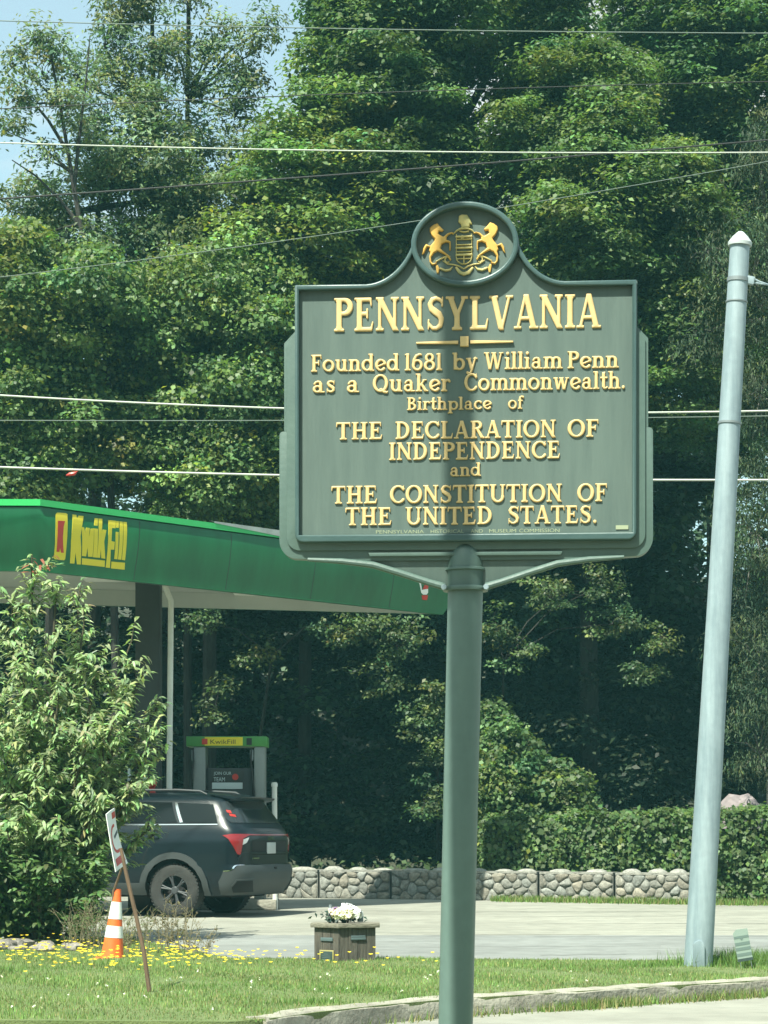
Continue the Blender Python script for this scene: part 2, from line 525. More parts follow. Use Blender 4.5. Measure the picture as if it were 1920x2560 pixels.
def strip_sheet(name, x0, x1, ys, dz, m, nx=2):
    mb = MB()
    for a, b in zip(ys[:-1], ys[1:]):
        mb.add([(x0, a, G(a) + dz), (x1, a, G(a) + dz), (x1, b, G(b) + dz), (x0, b, G(b) + dz)], [(0, 1, 2, 3)])
    o = mb.build(name, M[m], smooth=0)
    return tag(o, kind='structure')

g = MB().add([(-900, -300, -0.4), (900, -300, -0.4), (900, 1500, -0.4), (-900, 1500, -0.4)], [(0, 1, 2, 3)]).build('ground', M['soil'], smooth=0)
tag(g, kind='structure')
rd = MB().add([(-90, -4, -0.13), (90, -4, -0.13), (90, 24, -0.13), (-90, 24, -0.13)], [(0, 1, 2, 3)]).build('road', M['asphalt'], smooth=0)
tag(rd, kind='structure')
strip_sheet('parking_lot', -60, 60, [21.5, 23.5, 27.3], 0.0, 'asphalt_dark')
strip_sheet('forecourt', -60, 60, [27.3, 31.0, 38.0, 39.6], 0.0, 'asphalt')
strip_sheet('woodland_floor', -60, 60, [39.6, 60.0], 0.0, 'soil')
# wooded slope behind
mb = MB()
xs = np.linspace(-70, 70, 36); ys = np.linspace(58, 120, 18)
vs = []
for yy in ys:
    for xx in xs:
        k = (yy - 58) / 62
        vs.append((xx, yy, 0.2 + 15 * k ** 0.8 + 0.8 * math.sin(xx * .4 + yy * .2) * min(1, k * 5)))
nx = len(xs)
fs = [(j*nx + i, j*nx + i + 1, (j+1)*nx + i + 1, (j+1)*nx + i) for j in range(len(ys) - 1) for i in range(nx - 1)]
mb.add(vs, fs)
tag(mb.build('hill', M['soil']), kind='structure')

# unseen dark slope added behind the viewer to block low sky light
mb = MB()
xs = np.linspace(-160, 160, 40); ys = np.linspace(-150, -34, 16)
nx = len(xs); vs = []
for yy in ys:
    for xx in xs:
        k = (-34 - yy) / 116
        vs.append((xx, yy - 0.0015*xx*xx*0 , -.35 + 52 * k ** .7 + 2.5 * math.sin(xx * .31 + yy * .23) * min(1, k * 6) + 1.5 * math.sin(xx * .83 - yy * .4) * min(1, k * 6)))
fs = [(j*nx + i, j*nx + i + 1, (j+1)*nx + i + 1, (j+1)*nx + i) for j in range(len(ys) - 1) for i in range(nx - 1)]
mb.add(vs, fs)
tag(mb.build('sky_block_slope', M['skyblock']), kind='structure')

# kerb line of the verge (front edge) in plan
KERB = [(-0.80, 15.45), (-0.45, 16.1), (0.0, 16.75), (0.52, 17.36), (1.06, 17.8), (2.1, 18.7), (3.3, 19.66), (4.6, 20.6), (6.5, 21.5), (9.0, 22.1), (14, 22.4), (40, 22.6)]
def kerb_y(x):
    if x <= KERB[0][0]: return 15.3 + 0.05 * math.sin(x * 1.7)
    for (a, ya), (b, yb) in zip(KERB[:-1], KERB[1:]):
        if x <= b: return ya + (yb - ya) * (x - a) / (b - a)
    return KERB[-1][1]
def back_y(x):
    # rear edge of the grass against the lot
    if x < -3.0: return 26.6
    if x < -1.6: return 26.6 + (23.3 - 26.6) * (x + 3.0) / 1.4
    if x < 0.5: return 23.15
    return max(23.15 - 0.22 * (x - 0.5), 22.75)
def verge_z(x, y):
    return max(0.0, G(y) if y > 23.5 else 0.0)
front = [(-40, 15.3)] + [(x, kerb_y(x)) for x in np.arange(-6, -0.85, 0.4)] + KERB
back = [(40, 22.75)] + [(x, back_y(x)) for x in (6, 3, 0.5, -0.5, -1.6, -2.0, -2.4, -3.0, -6)] + [(-40, 26.6)]
# grid verge: columns in x, rows between front and back
cols = sorted(set([-40, -20, -10] + list(np.arange(-6, 6.01, 0.25)) + [8, 10, 14, 20, 40]))
mb = MB(); NR = 14
vs = []
for x in cols:
    a, b = kerb_y(x), back_y(x)
    for j in range(NR + 1):
        yy = a + (b - a) * j / NR
        bump = 0.012 * math.sin(x * 3.1 + yy * 2.3) * math.sin(j / NR * math.pi)
        vs.append((x, yy, verge_z(x, yy) + 0.008 + bump))
    vs.append((x, b + 0.03, verge_z(x, b) - 0.12))
W_ = NR + 2
fs = [(i*W_ + j, (i+1)*W_ + j, (i+1)*W_ + j + 1, i*W_ + j + 1) for i in range(len(cols) - 1) for j in range(NR + 1)]
# front face down to the road
base = len(vs)
vs += [(x, kerb_y(x), -0.2) for x in cols]
fs += [(i*W_, base + i, base + i + 1, (i+1)*W_) for i in range(len(cols) - 1)]
mb.add(vs, fs)
tag(mb.build('verge', M['turf'], smooth=60), kind='structure')

# kerb
mb = MB()
kp = []
for (a, ya), (b, yb) in zip(KERB[:-1], KERB[1:]):
    nseg = max(2, int(math.hypot(b - a, yb - ya) / 0.14)) if a < 6 else 4
    for i in range(nseg):
        kp.append((a + (b - a) * i / nseg, ya + (yb - ya) * i / nseg))
kp.append(KERB[-1])
rr = random.Random(3)
prof = [(-0.010, -0.20), (-0.012, -0.06), (-0.004, -0.005), (0.02, 0.018), (0.09, 0.026), (0.15, 0.022), (0.165, -0.05)]
vs = []; fs = []
for i, (x, y) in enumerate(kp):
    x0, y0 = kp[max(i - 1, 0)]; x1, y1 = kp[min(i + 1, len(kp) - 1)]
    d = Vector((x1 - x0, y1 - y0)).normalized(); nrm = Vector((-d.y, d.x))
    for p, z in prof:
        j = rr.uniform(-0.009, 0.009)
        vs.append((x + nrm.x * (p + j), y + nrm.y * (p + j), z + rr.uniform(-0.008, 0.008) * (z > -0.1)))
m_ = len(prof)
fs = [(i*m_ + j, (i+1)*m_ + j, (i+1)*m_ + j + 1, i*m_ + j + 1) for i in range(len(kp) - 1) for j in range(m_ - 1)]
fs.append(tuple(range(m_)))
mb.add(vs, fs)
tag(mb.build('kerb', M['kerb'], smooth=25), kind='structure')

# near strip of grass that carries the marker
mb = MB()
mb.add([(-40, 5.4, -0.128), (40, 5.4, -0.128), (40, 9.2, -0.128), (-40, 9.2, -0.128),
        (-40, 5.5, 0), (40, 5.5, 0), (40, 9.1, 0), (-40, 9.1, 0)],
       [(4, 5, 6, 7), (0, 1, 5, 4), (2, 3, 7, 6), (1, 2, 6, 5), (3, 0, 4, 7)])
tag(mb.build('grass_strip', M['turf'], smooth=0), kind='structure')

# lot surface lines: cracks
mb = MB()
rr = random.Random(5)
for i in range(30):
    x = rr.uniform(-3, 5); y = rr.uniform(23.6, 36.5); L_ = rr.uniform(.8, 3.2)
    pts = []
    for k in range(9):
        pts.append((x + L_ * k / 8, y + rr.uniform(-.06, .06) + .02 * k))
    wd = rr.uniform(.012, .03)
    for (a, ya), (b, yb) in zip(pts[:-1], pts[1:]):
        mb.add([(a, ya, G(ya) + .004), (b, yb, G(yb) + .004), (b, yb + wd, G(yb + wd) + .004), (a, ya + wd, G(ya + wd) + .004)], [(0, 1, 2, 3)])
tag(mb.build('asphalt_cracks', M['crack'], smooth=0), kind='structure')

# grass blades
def in_verge(x, y):
    return y > kerb_y(x) + 0.06 and y < back_y(x) - 0.02
def noise2(x, y, s=1.0):
    return (np.sin(x*2.1*s + 1.3*np.sin(y*1.7*s)) + np.sin(y*2.7*s + 1.9*np.sin(x*1.3*s + 2)) + np.sin((x + y)*3.9*s)) / 3
def blades(name, X, Y, Z, H, cols, wd=0.008, lean=0.45):
    n = len(X)
    a = rng.uniform(0, 2*np.pi, n)
    dx, dy = np.cos(a), np.sin(a)
    ln = rng.uniform(0, lean, n) * H
    b = rng.uniform(0, 2*np.pi, n)
    V = np.zeros((n, 3, 3))
    V[:, 0] = np.stack([X - dx*wd/2, Y - dy*wd/2, Z], 1)
    V[:, 1] = np.stack([X + dx*wd/2, Y + dy*wd/2, Z], 1)
    V[:, 2] = np.stack([X + np.cos(b)*ln, Y + np.sin(b)*ln, Z + H], 1)
    me = bpy.data.meshes.new(name)
    me.vertices.add(n*3); me.vertices.foreach_set('co', V.astype(np.float32).ravel())
    me.loops.add(n*3); me.loops.foreach_set('vertex_index', np.arange(n*3, dtype=np.int32))
    me.polygons.add(n); me.polygons.foreach_set('loop_start', (np.arange(n)*3).astype(np.int32))
    me.update(calc_edges=True)
    at = me.attributes.new('tint', 'FLOAT_COLOR', 'POINT')
    cc = np.ones((n, 3, 4), np.float32); cc[:, :, :3] = cols[:, None, :]
    at.data.foreach_set('color', cc.ravel())
    me.materials.append(M['blade'])
    return link(bpy.data.objects.new(name, me))
n = 270000
X = rng.uniform(-8, 7.5, n); Y = rng.uniform(15.2, 26.6, n)
ok = np.array([in_verge(x, y) for x, y in zip(X, Y)])
X, Y = X[ok], Y[ok]
nzv = noise2(X, Y, 1.0)
kd = np.array([kerb_y(x) for x in X])
# bare, dry ground just behind the kerb, around the stake and near the pole
bare = np.exp(-((Y - kd - .35) / .35) ** 2) * np.exp(-((X - .1) / 0.9) ** 2) * 0.95
bare = np.maximum(bare, 0.85 * np.exp(-(((X + 1.75) / .35) ** 2 + ((Y - 18.1) / .35) ** 2)))
bare = np.maximum(bare, 0.7 * np.exp(-((Y - kd - .1) / .14) ** 2) * (X > -.8))
keep = rng.random(len(X)) > bare
X, Y, nzv, bare = X[keep], Y[keep], nzv[keep], bare[keep]
Z = np.array([verge_z(x, y) for x, y in zip(X, Y)])
H = rng.uniform(.018, .046, len(X)) * (1 + .35 * nzv)
c = colvar(len(X), (0.175, 0.255, 0.085), 0.22, 0.08)
dry = (rng.random(len(X)) < .16 + .25 * bare - 0.1 * nzv)
c[dry] = colvar(dry.sum(), (0.30, 0.28, 0.13), 0.2, 0.05)
c *= (1 + 0.22 * nzv)[:, None]
tag(blades('grass', X, Y, Z, H, c, 0.011), 'short patchy green grass on the verge beyond the kerb', 'grass', kind='stuff')
# longer grass: tufts
TX = []; TY = []; TH = []
for (tx, ty, r_, k, h) in [(3.45, 21.9, .28, 2200, .30), (3.9, 22.1, .25, 1500, .25), (3.1, 21.8, .22, 900, .17), (2.55, 21.6, .2, 500, .12), (0.2, 17.3, .1, 260, .10),
                           (-1.4, 18.6, .3, 700, .09), (-0.55, 16.9, .14, 300, .12), (-3.4, 21, .5, 900, .12), (1.9, 21.5, .4, 700, .09), (-0.3, 18.2, .3, 700, .10)]:
    TX.append(tx + rng.normal(0, r_, k)); TY.append(ty + rng.normal(0, r_ * .7, k)); TH.append(rng.uniform(.3, 1.0, k) * h * .68)
TX = np.concatenate(TX); TY = np.concatenate(TY); TH = np.concatenate(TH)
ok = np.array([in_verge(x, y) for x, y in zip(TX, TY)])
TX, TY, TH = TX[ok], TY[ok], TH[ok]
tag(blades('tall_grass', TX, TY, np.zeros(len(TX)), TH, colvar(len(TX), (0.125, 0.215, 0.055), .25, .08), 0.009, 0.7),
    'taller bright green tufts of uncut grass on the verge', 'grass', kind='stuff')
# grass growing at the foot of the kerb
k = 6500
X = rng.uniform(-.2, 4.2, k)
Y = np.array([kerb_y(x) for x in X]) - np.abs(rng.normal(0.02, .10, k)) - .02
den = np.exp(-((X - 1.75) / .42) ** 2) + .6 * np.exp(-((X - 2.9) / .5) ** 2) + .12 * np.exp(-((X - .5) / .5) ** 2)
ok = rng.random(k) < den
X, Y = X[ok], Y[ok]
c = colvar(len(X), (0.13, 0.20, 0.05), .25, .08)
dry = rng.random(len(X)) < .3
c[dry] = colvar(dry.sum(), (0.28, 0.25, 0.12), .2, .05)
tag(blades('gutter_grass', X, Y, np.full(len(X), -.13), rng.uniform(.03, .11, len(X)), c, 0.010, .8), 'grass and dry weeds along the foot of the kerb', 'grass', kind='stuff')
# grass strip in front of the stone wall
k = 9000
X = rng.uniform(1.75, 9, k)
Y = np.maximum(39.2 - (X + 2.2) * .425 + .02, 35.9) - np.abs(rng.normal(0, .22, k))
c = colvar(k, (0.12, 0.20, 0.045), .25, .08)
dry = rng.random(k) < .2
c[dry] = colvar(dry.sum(), (0.28, 0.26, 0.12), .2, .05)
tag(blades('wall_grass', X, Y, np.array([G(y) for y in Y]), rng.uniform(.04, .13, k), c, 0.016, .7), 'strip of grass along the foot of the stone wall and hedge', 'grass', kind='stuff')
k = 900

# yellow wild flowers and white clover
n = 620
X = np.concatenate([rng.normal(-2.4, .6, 170), rng.uniform(-4.4, -1.2, 170), rng.normal(-3.5, .45, 80)])
Y = np.concatenate([rng.normal(22.5, 1.0, 170), rng.uniform(20.4, 24.6, 170), rng.normal(24.4, .8, 80)])
X = np.concatenate([X, rng.uniform(-1.6, .6, 45)]); Y = np.concatenate([Y, rng.uniform(20.5, 22.9, 45)])
ok = np.array([in_verge(x, y) for x, y in zip(X, Y)])
X, Y = X[ok], Y[ok]
Z = np.array([verge_z(x, y) for x, y in zip(X, Y)]) + rng.uniform(.05, .16, len(X))
reps = 5
C = np.repeat(np.stack([X, Y, Z], 1), reps, 0)
ang = np.tile(np.arange(reps) * 2*np.pi/reps, len(X)) + np.repeat(rng.uniform(0, 6, len(X)), reps)
T = np.stack([np.cos(ang), np.sin(ang), np.full(len(ang), .25)], 1)
N = np.stack([-.35*np.cos(ang), -.35*np.sin(ang) - .45, np.ones(len(ang))], 1)
fl = leaf_object('yellow_flowers', C + T * .011, N, np.repeat(rng.uniform(.014, .028, len(X)), reps), colvar(len(C), (0.78, 0.58, 0.05), .16, .06), M['leaf'], aspect=.8, T=T)
tag(fl, 'small yellow wild flowers scattered through the verge grass', 'flowers', kind='stuff')
n = 80
X = rng.uniform(-4, 3, n); Y = rng.uniform(15.6, 20, n)
ok = np.array([in_verge(x, y) for x, y in zip(X, Y)]); X, Y = X[ok], Y[ok]
C = np.stack([X, Y, rng.uniform(.05, .08, len(X))], 1)
C = np.repeat(C, 4, 0) + rng.normal(0, .005, (len(X)*4, 3))
cl = leaf_object('white_clover', C, rng.normal(size=C.shape) + np.array([0, -.5, 1]), np.full(len(C), .016), colvar(len(C), (0.75, 0.75, 0.66), .08, .03), M['leaf'], aspect=.9)
tag(cl, 'white clover heads dotted over the mown grass', 'flowers', kind='stuff')

# ------------------------------------------------------------------ trees
# leafy mass far behind, seen only through gaps
P = []
for k in range(420):
    u = rng.uniform(-500, 2500); yy = rng.uniform(60, 72)
    vt = 700 if u < 850 else 520
    v = rng.uniform(vt, 2080)
    p = PX(u, v, yy)
    P.append(tuple(p))
P = np.array(P)
C, N, TN = tuft_leaves(P, 1.5, 260, .8)
wd_ = leaf_object('distant_wood', C, N, .27 * np.exp(rng.normal(0, .2, len(C))), colvar(len(C), (0.035, 0.062, 0.026), .25, .08) * TN, M['leaf'], aspect=.75)
tag(wd_, 'dark far-off woodland filling the slope behind the trees', 'woodland', kind='stuff')

GL = (0.098, 0.145, 0.066)     # grey-green fine leaves
VN = (0.105, 0.165, 0.050)     # vine leaves
MP = (0.070, 0.122, 0.042)     # maple
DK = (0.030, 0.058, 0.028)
# left: airy, fine-leaved trees against the sky
GA = (0.125, 0.175, 0.095)
tree('slender_tree', 'airy tree with thin forked dark stem against the open sky, furthest left', 43,
     [(300, 2130), (285, 1500), (265, 820), (245, 690), (200, 560), (178, 430), (150, 260), (120, 100)],
     [(130, 150, 50, 90, 0, .5, 10), (90, 110, 40, 60, 0, .4, 6), (60, 260, 70, 60, 0, .6, 9), (170, 280, 60, 70, 0, .5, 9), (30, 170, 40, 60, 0, .4, 5), (20, 330, 60, 50, 0, .5, 7), (120, 400, 60, 40, 0, .5, 5), (50, 620, 60, 50, 0, .6, 8), (90, 680, 70, 50, 0, .6, 9), (10, 640, 50, 60, 0, .6, 9), (240, 640, 60, 60, 0, .6, 9), (20, 760, 80, 60, 0, .7, 14)],
     .105, GA, .36, 56, .9, depth=1.0, dens=1.25, bark='bark', tr=.085, tdy=0, surf=.15, up=.35, aspect=.40)
mb = MB()
for pp_ in ([(205, 570), (150, 500), (90, 440), (30, 400)], [(185, 470), (200, 330), (215, 200), (225, 90)], [(170, 380), (120, 300), (70, 240), (20, 190)]):
    mb.tube([PX(u, v, 43.0) for u, v in pp_], [.045, .03, .02, .01], 6)
mb.build('forked_limbs', M['bark'], bpy.data.objects['slender_tree'], bpy.data.objects['slender_tree'].location)
tree('feathery_tree', 'tall feathery pale green tree topping out beside the slender forked one', 45,
     [(420, 2130), (410, 1300), (395, 800), (385, 350), (380, 40)],
     [(300, 60, 50, 110, 0, .6, 13), (265, 130, 40, 90, 0, .5, 9), (350, 20, 60, 90, 0, .7, 16), (310, 220, 80, 90, 0, .8, 22), (400, 150, 50, 110, 0, .6, 13), (245, 330, 80, 90, -.3, .8, 18), (380, 300, 90, 90, -.3, .9, 26), (290, 420, 100, 90, -.3, 1, 28), (420, 420, 100, 90, -.4, 1, 30), (200, 200, 50, 70, 0, .5, 8)],
     .10, GA, .40, 80, .9, depth=1.2, dens=1.2, tr=.15, surf=.15, up=.35, aspect=.40)
tree('straight_stemmed_tree', 'open tree with one straight dark stem showing between leaf sprays near the white cloud', 46,
     [(470, 2130), (468, 1200), (466, 600), (469, 250), (470, -60)],
     [(475, 20, 45, 60, 0, .5, 7), (440, 110, 35, 60, 0, .4, 6), (520, 130, 50, 60, 0, .5, 8), (500, 230, 60, 60, 0, .6, 9), (565, 90, 30, 50, 0, .4, 5), (570, 190, 50, 70, 0, .5, 9), (670, 60, 25, 70, 0, .4, 6), (640, 130, 40, 50, 0, .4, 7), (620, 210, 60, 50, 0, .5, 9), (590, 290, 80, 60, 0, .7, 14), (500, 330, 70, 60, 0, .7, 11), (560, 430, 140, 80, 0, 1, 30), (440, 520, 100, 80, 0, 1, 22)],
     .105, GA, .36, 56, .9, depth=1.0, dens=1.2, tr=.10, tdy=2, surf=.2, up=.35, aspect=.40)
tree('young_maple', 'yellow-green young maple filling the gap between feathery and dark trees', 45,
     [(760, 2130), (765, 1200), (770, 700), (775, 330)],
     [(785, 190, 40, 60, .5, .6, 8), (800, 330, 80, 90, 0, .8, 30), (720, 470, 120, 130, -.3, 1.2, 60), (860, 480, 120, 110, 0, 1.2, 50), (640, 640, 130, 120, 0, 1.2, 50), (800, 650, 150, 120, -.4, 1.2, 65), (950, 590, 110, 130, 0, 1.1, 50)],
     .105, (0.105, 0.165, 0.048), .5, 130, .6, tr=.16, surf=.35, yellow=.08)
# vine-hung thicket in front of them
tree('grey_leaved_tree', 'broad grey-green tree of fine leaves below the feathery crowns', 45,
     [(230, 2130), (235, 1400), (240, 800), (245, 520)],
     [(120, 560, 120, 90, 0, 1, 34), (280, 470, 110, 90, 0, 1, 32), (420, 520, 120, 100, 0, 1, 40), (560, 560, 110, 100, 0, 1, 36), (180, 680, 140, 100, -.2, 1, 40), (350, 640, 140, 100, -.2, 1, 44), (520, 680, 130, 100, -.2, 1, 40), (20, 700, 110, 110, 0, 1, 32), (660, 540, 80, 90, 0, 1, 24)],
     .10, GL, .46, 120, .8, depth=1.4, dens=1.2, tr=.2, surf=.2, up=.35, aspect=.42)
tree('vine_draped_tree', 'leafy tree hung with climbing vines above the left end of the canopy', 43.5,
     [(120, 2130), (130, 1500), (140, 900), (150, 600)],
     [(60, 690, 110, 90, 0, 1.1, 40), (250, 790, 130, 110, -.2, 1.2, 55), (70, 820, 150, 140, -.3, 1.1, 75), (190, 930, 130, 130, .5, 1.2, 60), (60, 1040, 160, 130, -.3, 1.0, 75), (240, 1130, 150, 120, 0, 1, 70), (60, 1230, 150, 120, -.1, 1, 60)],
     .085, VN, .46, 190, .85, tr=.18, surf=.5, yellow=.10, up=.3, aspect=.8)
tree('vine_covered_tree', 'shaggy vine-covered tree left of the marker with yellow-green heart-shaped leaves', 44,
     [(520, 2130), (525, 1500), (530, 1000), (520, 650)],
     [(640, 690, 110, 100, .3, 1.1, 45), (380, 830, 120, 130, .9, 1.0, 40), (560, 800, 150, 130, -.2, 1.2, 75), (680, 860, 120, 150, -.4, 1.1, 65), (460, 970, 130, 110, .7, 1.1, 45), (620, 1030, 160, 130, -.2, 1.1, 80), (430, 1130, 150, 110, -.1, 1.0, 65), (660, 1190, 150, 120, -.4, 1.1, 75), (540, 1270, 160, 100, 0, 1.1, 65)],
     .085, VN, .46, 190, .85, tr=.18, surf=.5, yellow=.09, up=.3, aspect=.8)
# right: big dark maples
tree('broad_maple', 'tall dense dark maple behind the marker, its top out of the picture', 46,
     [(1130, 2130), (1135, 1300), (1140, 800), (1130, 350), (1120, -100)],
     [(850, 40, 60, 110, 0, .7, 32), (920, 190, 90, 100, -.2, .9, 42), (1000, 60, 120, 110, 0, 1.2, 50), (900, 330, 120, 110, 0, 1.2, 50), (1010, 250, 120, 110, -.6, 1.2, 55), (1120, 110, 120, 120, -.6, 1.2, 50), (1330, 60, 130, 110, .2, 1.3, 50),
      (1080, 400, 120, 100, -.3, 1.2, 50), (1000, 520, 120, 100, -.8, 1.2, 60), (1130, 560, 110, 90, 0, 1.1, 40), (1350, 200, 120, 100, 0, 1.3, 45), (1150, 800, 160, 140, .8, 1.3, 60), (960, 740, 120, 120, .3, 1.2, 50), (840, 900, 130, 120, .6, 1.2, 45), (1040, 950, 130, 120, .4, 1.2, 45), (1250, 1010, 130, 120, .6, 1.2, 45), (940, 1110, 130, 110, .6, 1.2, 40), (1140, 1140, 130, 120, .5, 1.2, 40), (1330, 1150, 110, 100, .6, 1.2, 34)],
     .10, MP, .58, 240, .5, tr=.30, surf=.45, yellow=.03)
tree('spreading_maple', 'dark maple with bright leaf tops spreading right of the marker', 44,
     [(1480, 2130), (1470, 1500), (1450, 900), (1430, 500)],
     [(1360, 270, 100, 90, 1, 1.1, 40), (1300, 400, 90, 100, .6, 1.1, 40), (1500, 250, 110, 90, 1, 1.2, 40), (1490, 360, 110, 80, 0, 1.2, 45), (1530, 420, 90, 80, -.3, 1, 45), (1430, 500, 110, 90, -.2, 1.2, 55), (1560, 520, 120, 90, -.4, 1.2, 60), (1400, 620, 110, 90, -.5, 1.2, 55),
      (1650, 490, 110, 90, 0, 1.1, 45), (1500, 680, 130, 100, -.4, 1.2, 60), (1660, 620, 120, 100, -.2, 1.2, 55), (1580, 790, 140, 100, -.2, 1.2, 55), (1420, 800, 110, 110, 0, 1.1, 45), (1690, 860, 120, 110, 0, 1.2, 50), (1660, 1020, 130, 110, .2, 1.2, 50), (1530, 960, 120, 120, .6, 1.2, 40)],
     .095, (0.085, 0.140, 0.044), .54, 240, .5, tr=.24, surf=.45, yellow=.04)
tree('tall_maple', 'tall maple crowding the top right corner behind the grey pole', 48,
     [(1790, 2130), (1790, 1200), (1780, 600), (1770, -100)],
     [(1640, 40, 130, 110, 0, 1.3, 45), (1760, 130, 130, 120, -.4, 1.3, 55), (1900, 60, 130, 130, 0, 1.3, 55), (1720, 290, 120, 90, -.2, 1.3, 45), (1850, 300, 140, 130, -.3, 1.3, 60), (1760, 430, 120, 110, 0, 1.2, 45), (1930, 500, 130, 150, 0, 1.3, 55), (1840, 700, 140, 160, .3, 1.3, 60), (1900, 950, 150, 160, .3, 1.3, 60), (1760, 1130, 130, 120, .4, 1.3, 40)],
     .10, MP, .58, 230, .5, tr=.26, surf=.45)
# lower storey in the shade
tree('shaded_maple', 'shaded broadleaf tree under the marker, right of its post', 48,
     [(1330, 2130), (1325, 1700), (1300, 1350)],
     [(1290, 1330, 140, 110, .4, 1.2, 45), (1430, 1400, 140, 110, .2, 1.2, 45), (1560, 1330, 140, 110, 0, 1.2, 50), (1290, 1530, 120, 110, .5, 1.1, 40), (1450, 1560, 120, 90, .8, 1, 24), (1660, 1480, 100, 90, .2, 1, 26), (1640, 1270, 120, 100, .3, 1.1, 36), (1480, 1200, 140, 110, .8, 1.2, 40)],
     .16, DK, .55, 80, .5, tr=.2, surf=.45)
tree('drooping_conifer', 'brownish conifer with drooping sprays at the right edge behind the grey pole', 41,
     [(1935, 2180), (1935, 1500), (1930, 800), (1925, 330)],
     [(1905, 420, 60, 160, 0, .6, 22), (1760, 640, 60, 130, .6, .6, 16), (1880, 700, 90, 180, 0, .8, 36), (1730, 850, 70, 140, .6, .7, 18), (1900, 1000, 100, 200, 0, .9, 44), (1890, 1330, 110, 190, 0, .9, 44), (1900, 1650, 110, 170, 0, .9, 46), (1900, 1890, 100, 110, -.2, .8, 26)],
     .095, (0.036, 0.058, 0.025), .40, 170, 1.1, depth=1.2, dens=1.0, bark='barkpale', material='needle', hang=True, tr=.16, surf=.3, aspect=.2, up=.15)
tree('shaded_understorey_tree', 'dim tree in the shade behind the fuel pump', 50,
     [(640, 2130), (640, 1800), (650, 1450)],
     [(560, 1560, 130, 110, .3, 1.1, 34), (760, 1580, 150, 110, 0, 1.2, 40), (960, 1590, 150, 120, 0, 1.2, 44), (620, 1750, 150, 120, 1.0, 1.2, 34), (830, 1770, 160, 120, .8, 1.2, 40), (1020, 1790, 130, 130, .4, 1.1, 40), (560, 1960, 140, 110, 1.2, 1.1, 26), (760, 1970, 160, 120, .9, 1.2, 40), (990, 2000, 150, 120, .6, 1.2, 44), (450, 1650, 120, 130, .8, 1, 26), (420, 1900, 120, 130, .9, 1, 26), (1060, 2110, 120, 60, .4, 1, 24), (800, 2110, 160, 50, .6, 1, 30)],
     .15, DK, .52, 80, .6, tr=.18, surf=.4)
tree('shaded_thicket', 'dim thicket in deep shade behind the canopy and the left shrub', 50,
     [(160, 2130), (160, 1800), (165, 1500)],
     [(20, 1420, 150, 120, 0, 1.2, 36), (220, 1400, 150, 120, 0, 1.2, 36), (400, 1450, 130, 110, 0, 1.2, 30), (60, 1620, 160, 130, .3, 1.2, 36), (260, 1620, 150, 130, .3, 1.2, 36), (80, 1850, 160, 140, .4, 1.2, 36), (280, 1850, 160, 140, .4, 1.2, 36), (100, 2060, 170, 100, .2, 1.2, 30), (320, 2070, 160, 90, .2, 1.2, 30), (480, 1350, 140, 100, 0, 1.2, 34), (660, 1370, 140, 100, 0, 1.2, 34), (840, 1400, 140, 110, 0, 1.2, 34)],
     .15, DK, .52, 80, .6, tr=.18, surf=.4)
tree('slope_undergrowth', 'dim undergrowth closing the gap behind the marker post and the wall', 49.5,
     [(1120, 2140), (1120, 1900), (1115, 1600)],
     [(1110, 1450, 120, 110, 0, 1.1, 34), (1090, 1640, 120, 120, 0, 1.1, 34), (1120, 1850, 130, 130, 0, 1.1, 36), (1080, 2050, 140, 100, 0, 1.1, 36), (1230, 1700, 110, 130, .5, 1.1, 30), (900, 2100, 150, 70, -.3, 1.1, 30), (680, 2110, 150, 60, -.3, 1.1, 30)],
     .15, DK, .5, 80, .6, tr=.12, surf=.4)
tree('dark_spruce', 'evergreen deep in the hollow above the hedge, shade painted into near-black leaves', 50,
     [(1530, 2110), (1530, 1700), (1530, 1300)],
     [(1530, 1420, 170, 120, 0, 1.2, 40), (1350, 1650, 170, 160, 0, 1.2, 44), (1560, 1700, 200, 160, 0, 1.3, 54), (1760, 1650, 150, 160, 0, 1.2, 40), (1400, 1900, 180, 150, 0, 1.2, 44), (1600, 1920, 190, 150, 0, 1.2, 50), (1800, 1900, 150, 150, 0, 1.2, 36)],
     .13, (0.020, 0.034, 0.018), .8, 230, .8, tr=.2, surf=.4)  # leaf colour near black to carry the shade of the hollow

tree('sunlit_sapling', 'thin sapling with sunlit leaf sprays just under the canopy roof line', 43.2,
     [(640, 2130), (650, 1850), (680, 1640), (760, 1570)],
     [(500, 1555, 60, 40, 0, .5, 8), (880, 1575, 110, 50, 0, .8, 20), (1000, 1620, 80, 70, 0, .7, 16), (640, 1640, 50, 60, 0, .5, 5), (960, 1700, 60, 60, 0, .5, 7), (540, 1760, 40, 120, 0, .4, 6)],
     .075, (0.070, 0.108, 0.042), .30, 60, .8, depth=1.0, dens=1.0, tr=.05, surf=.3, up=.4)
tree('sunlit_sapling', 'slim sapling with bright leaves just left of the marker post near the ground', 43.0,
     [(1095, 2140), (1095, 1950), (1090, 1760)],
     [(1085, 1760, 40, 60, 0, .5, 9), (1100, 1880, 40, 80, 0, .5, 12), (1060, 2010, 50, 60, 0, .5, 8), (1040, 1830, 40, 60, 0, .5, 5)],
     .075, (0.070, 0.108, 0.042), .28, 70, .8, depth=1.0, dens=1.0, tr=.04, surf=.3, up=.4)
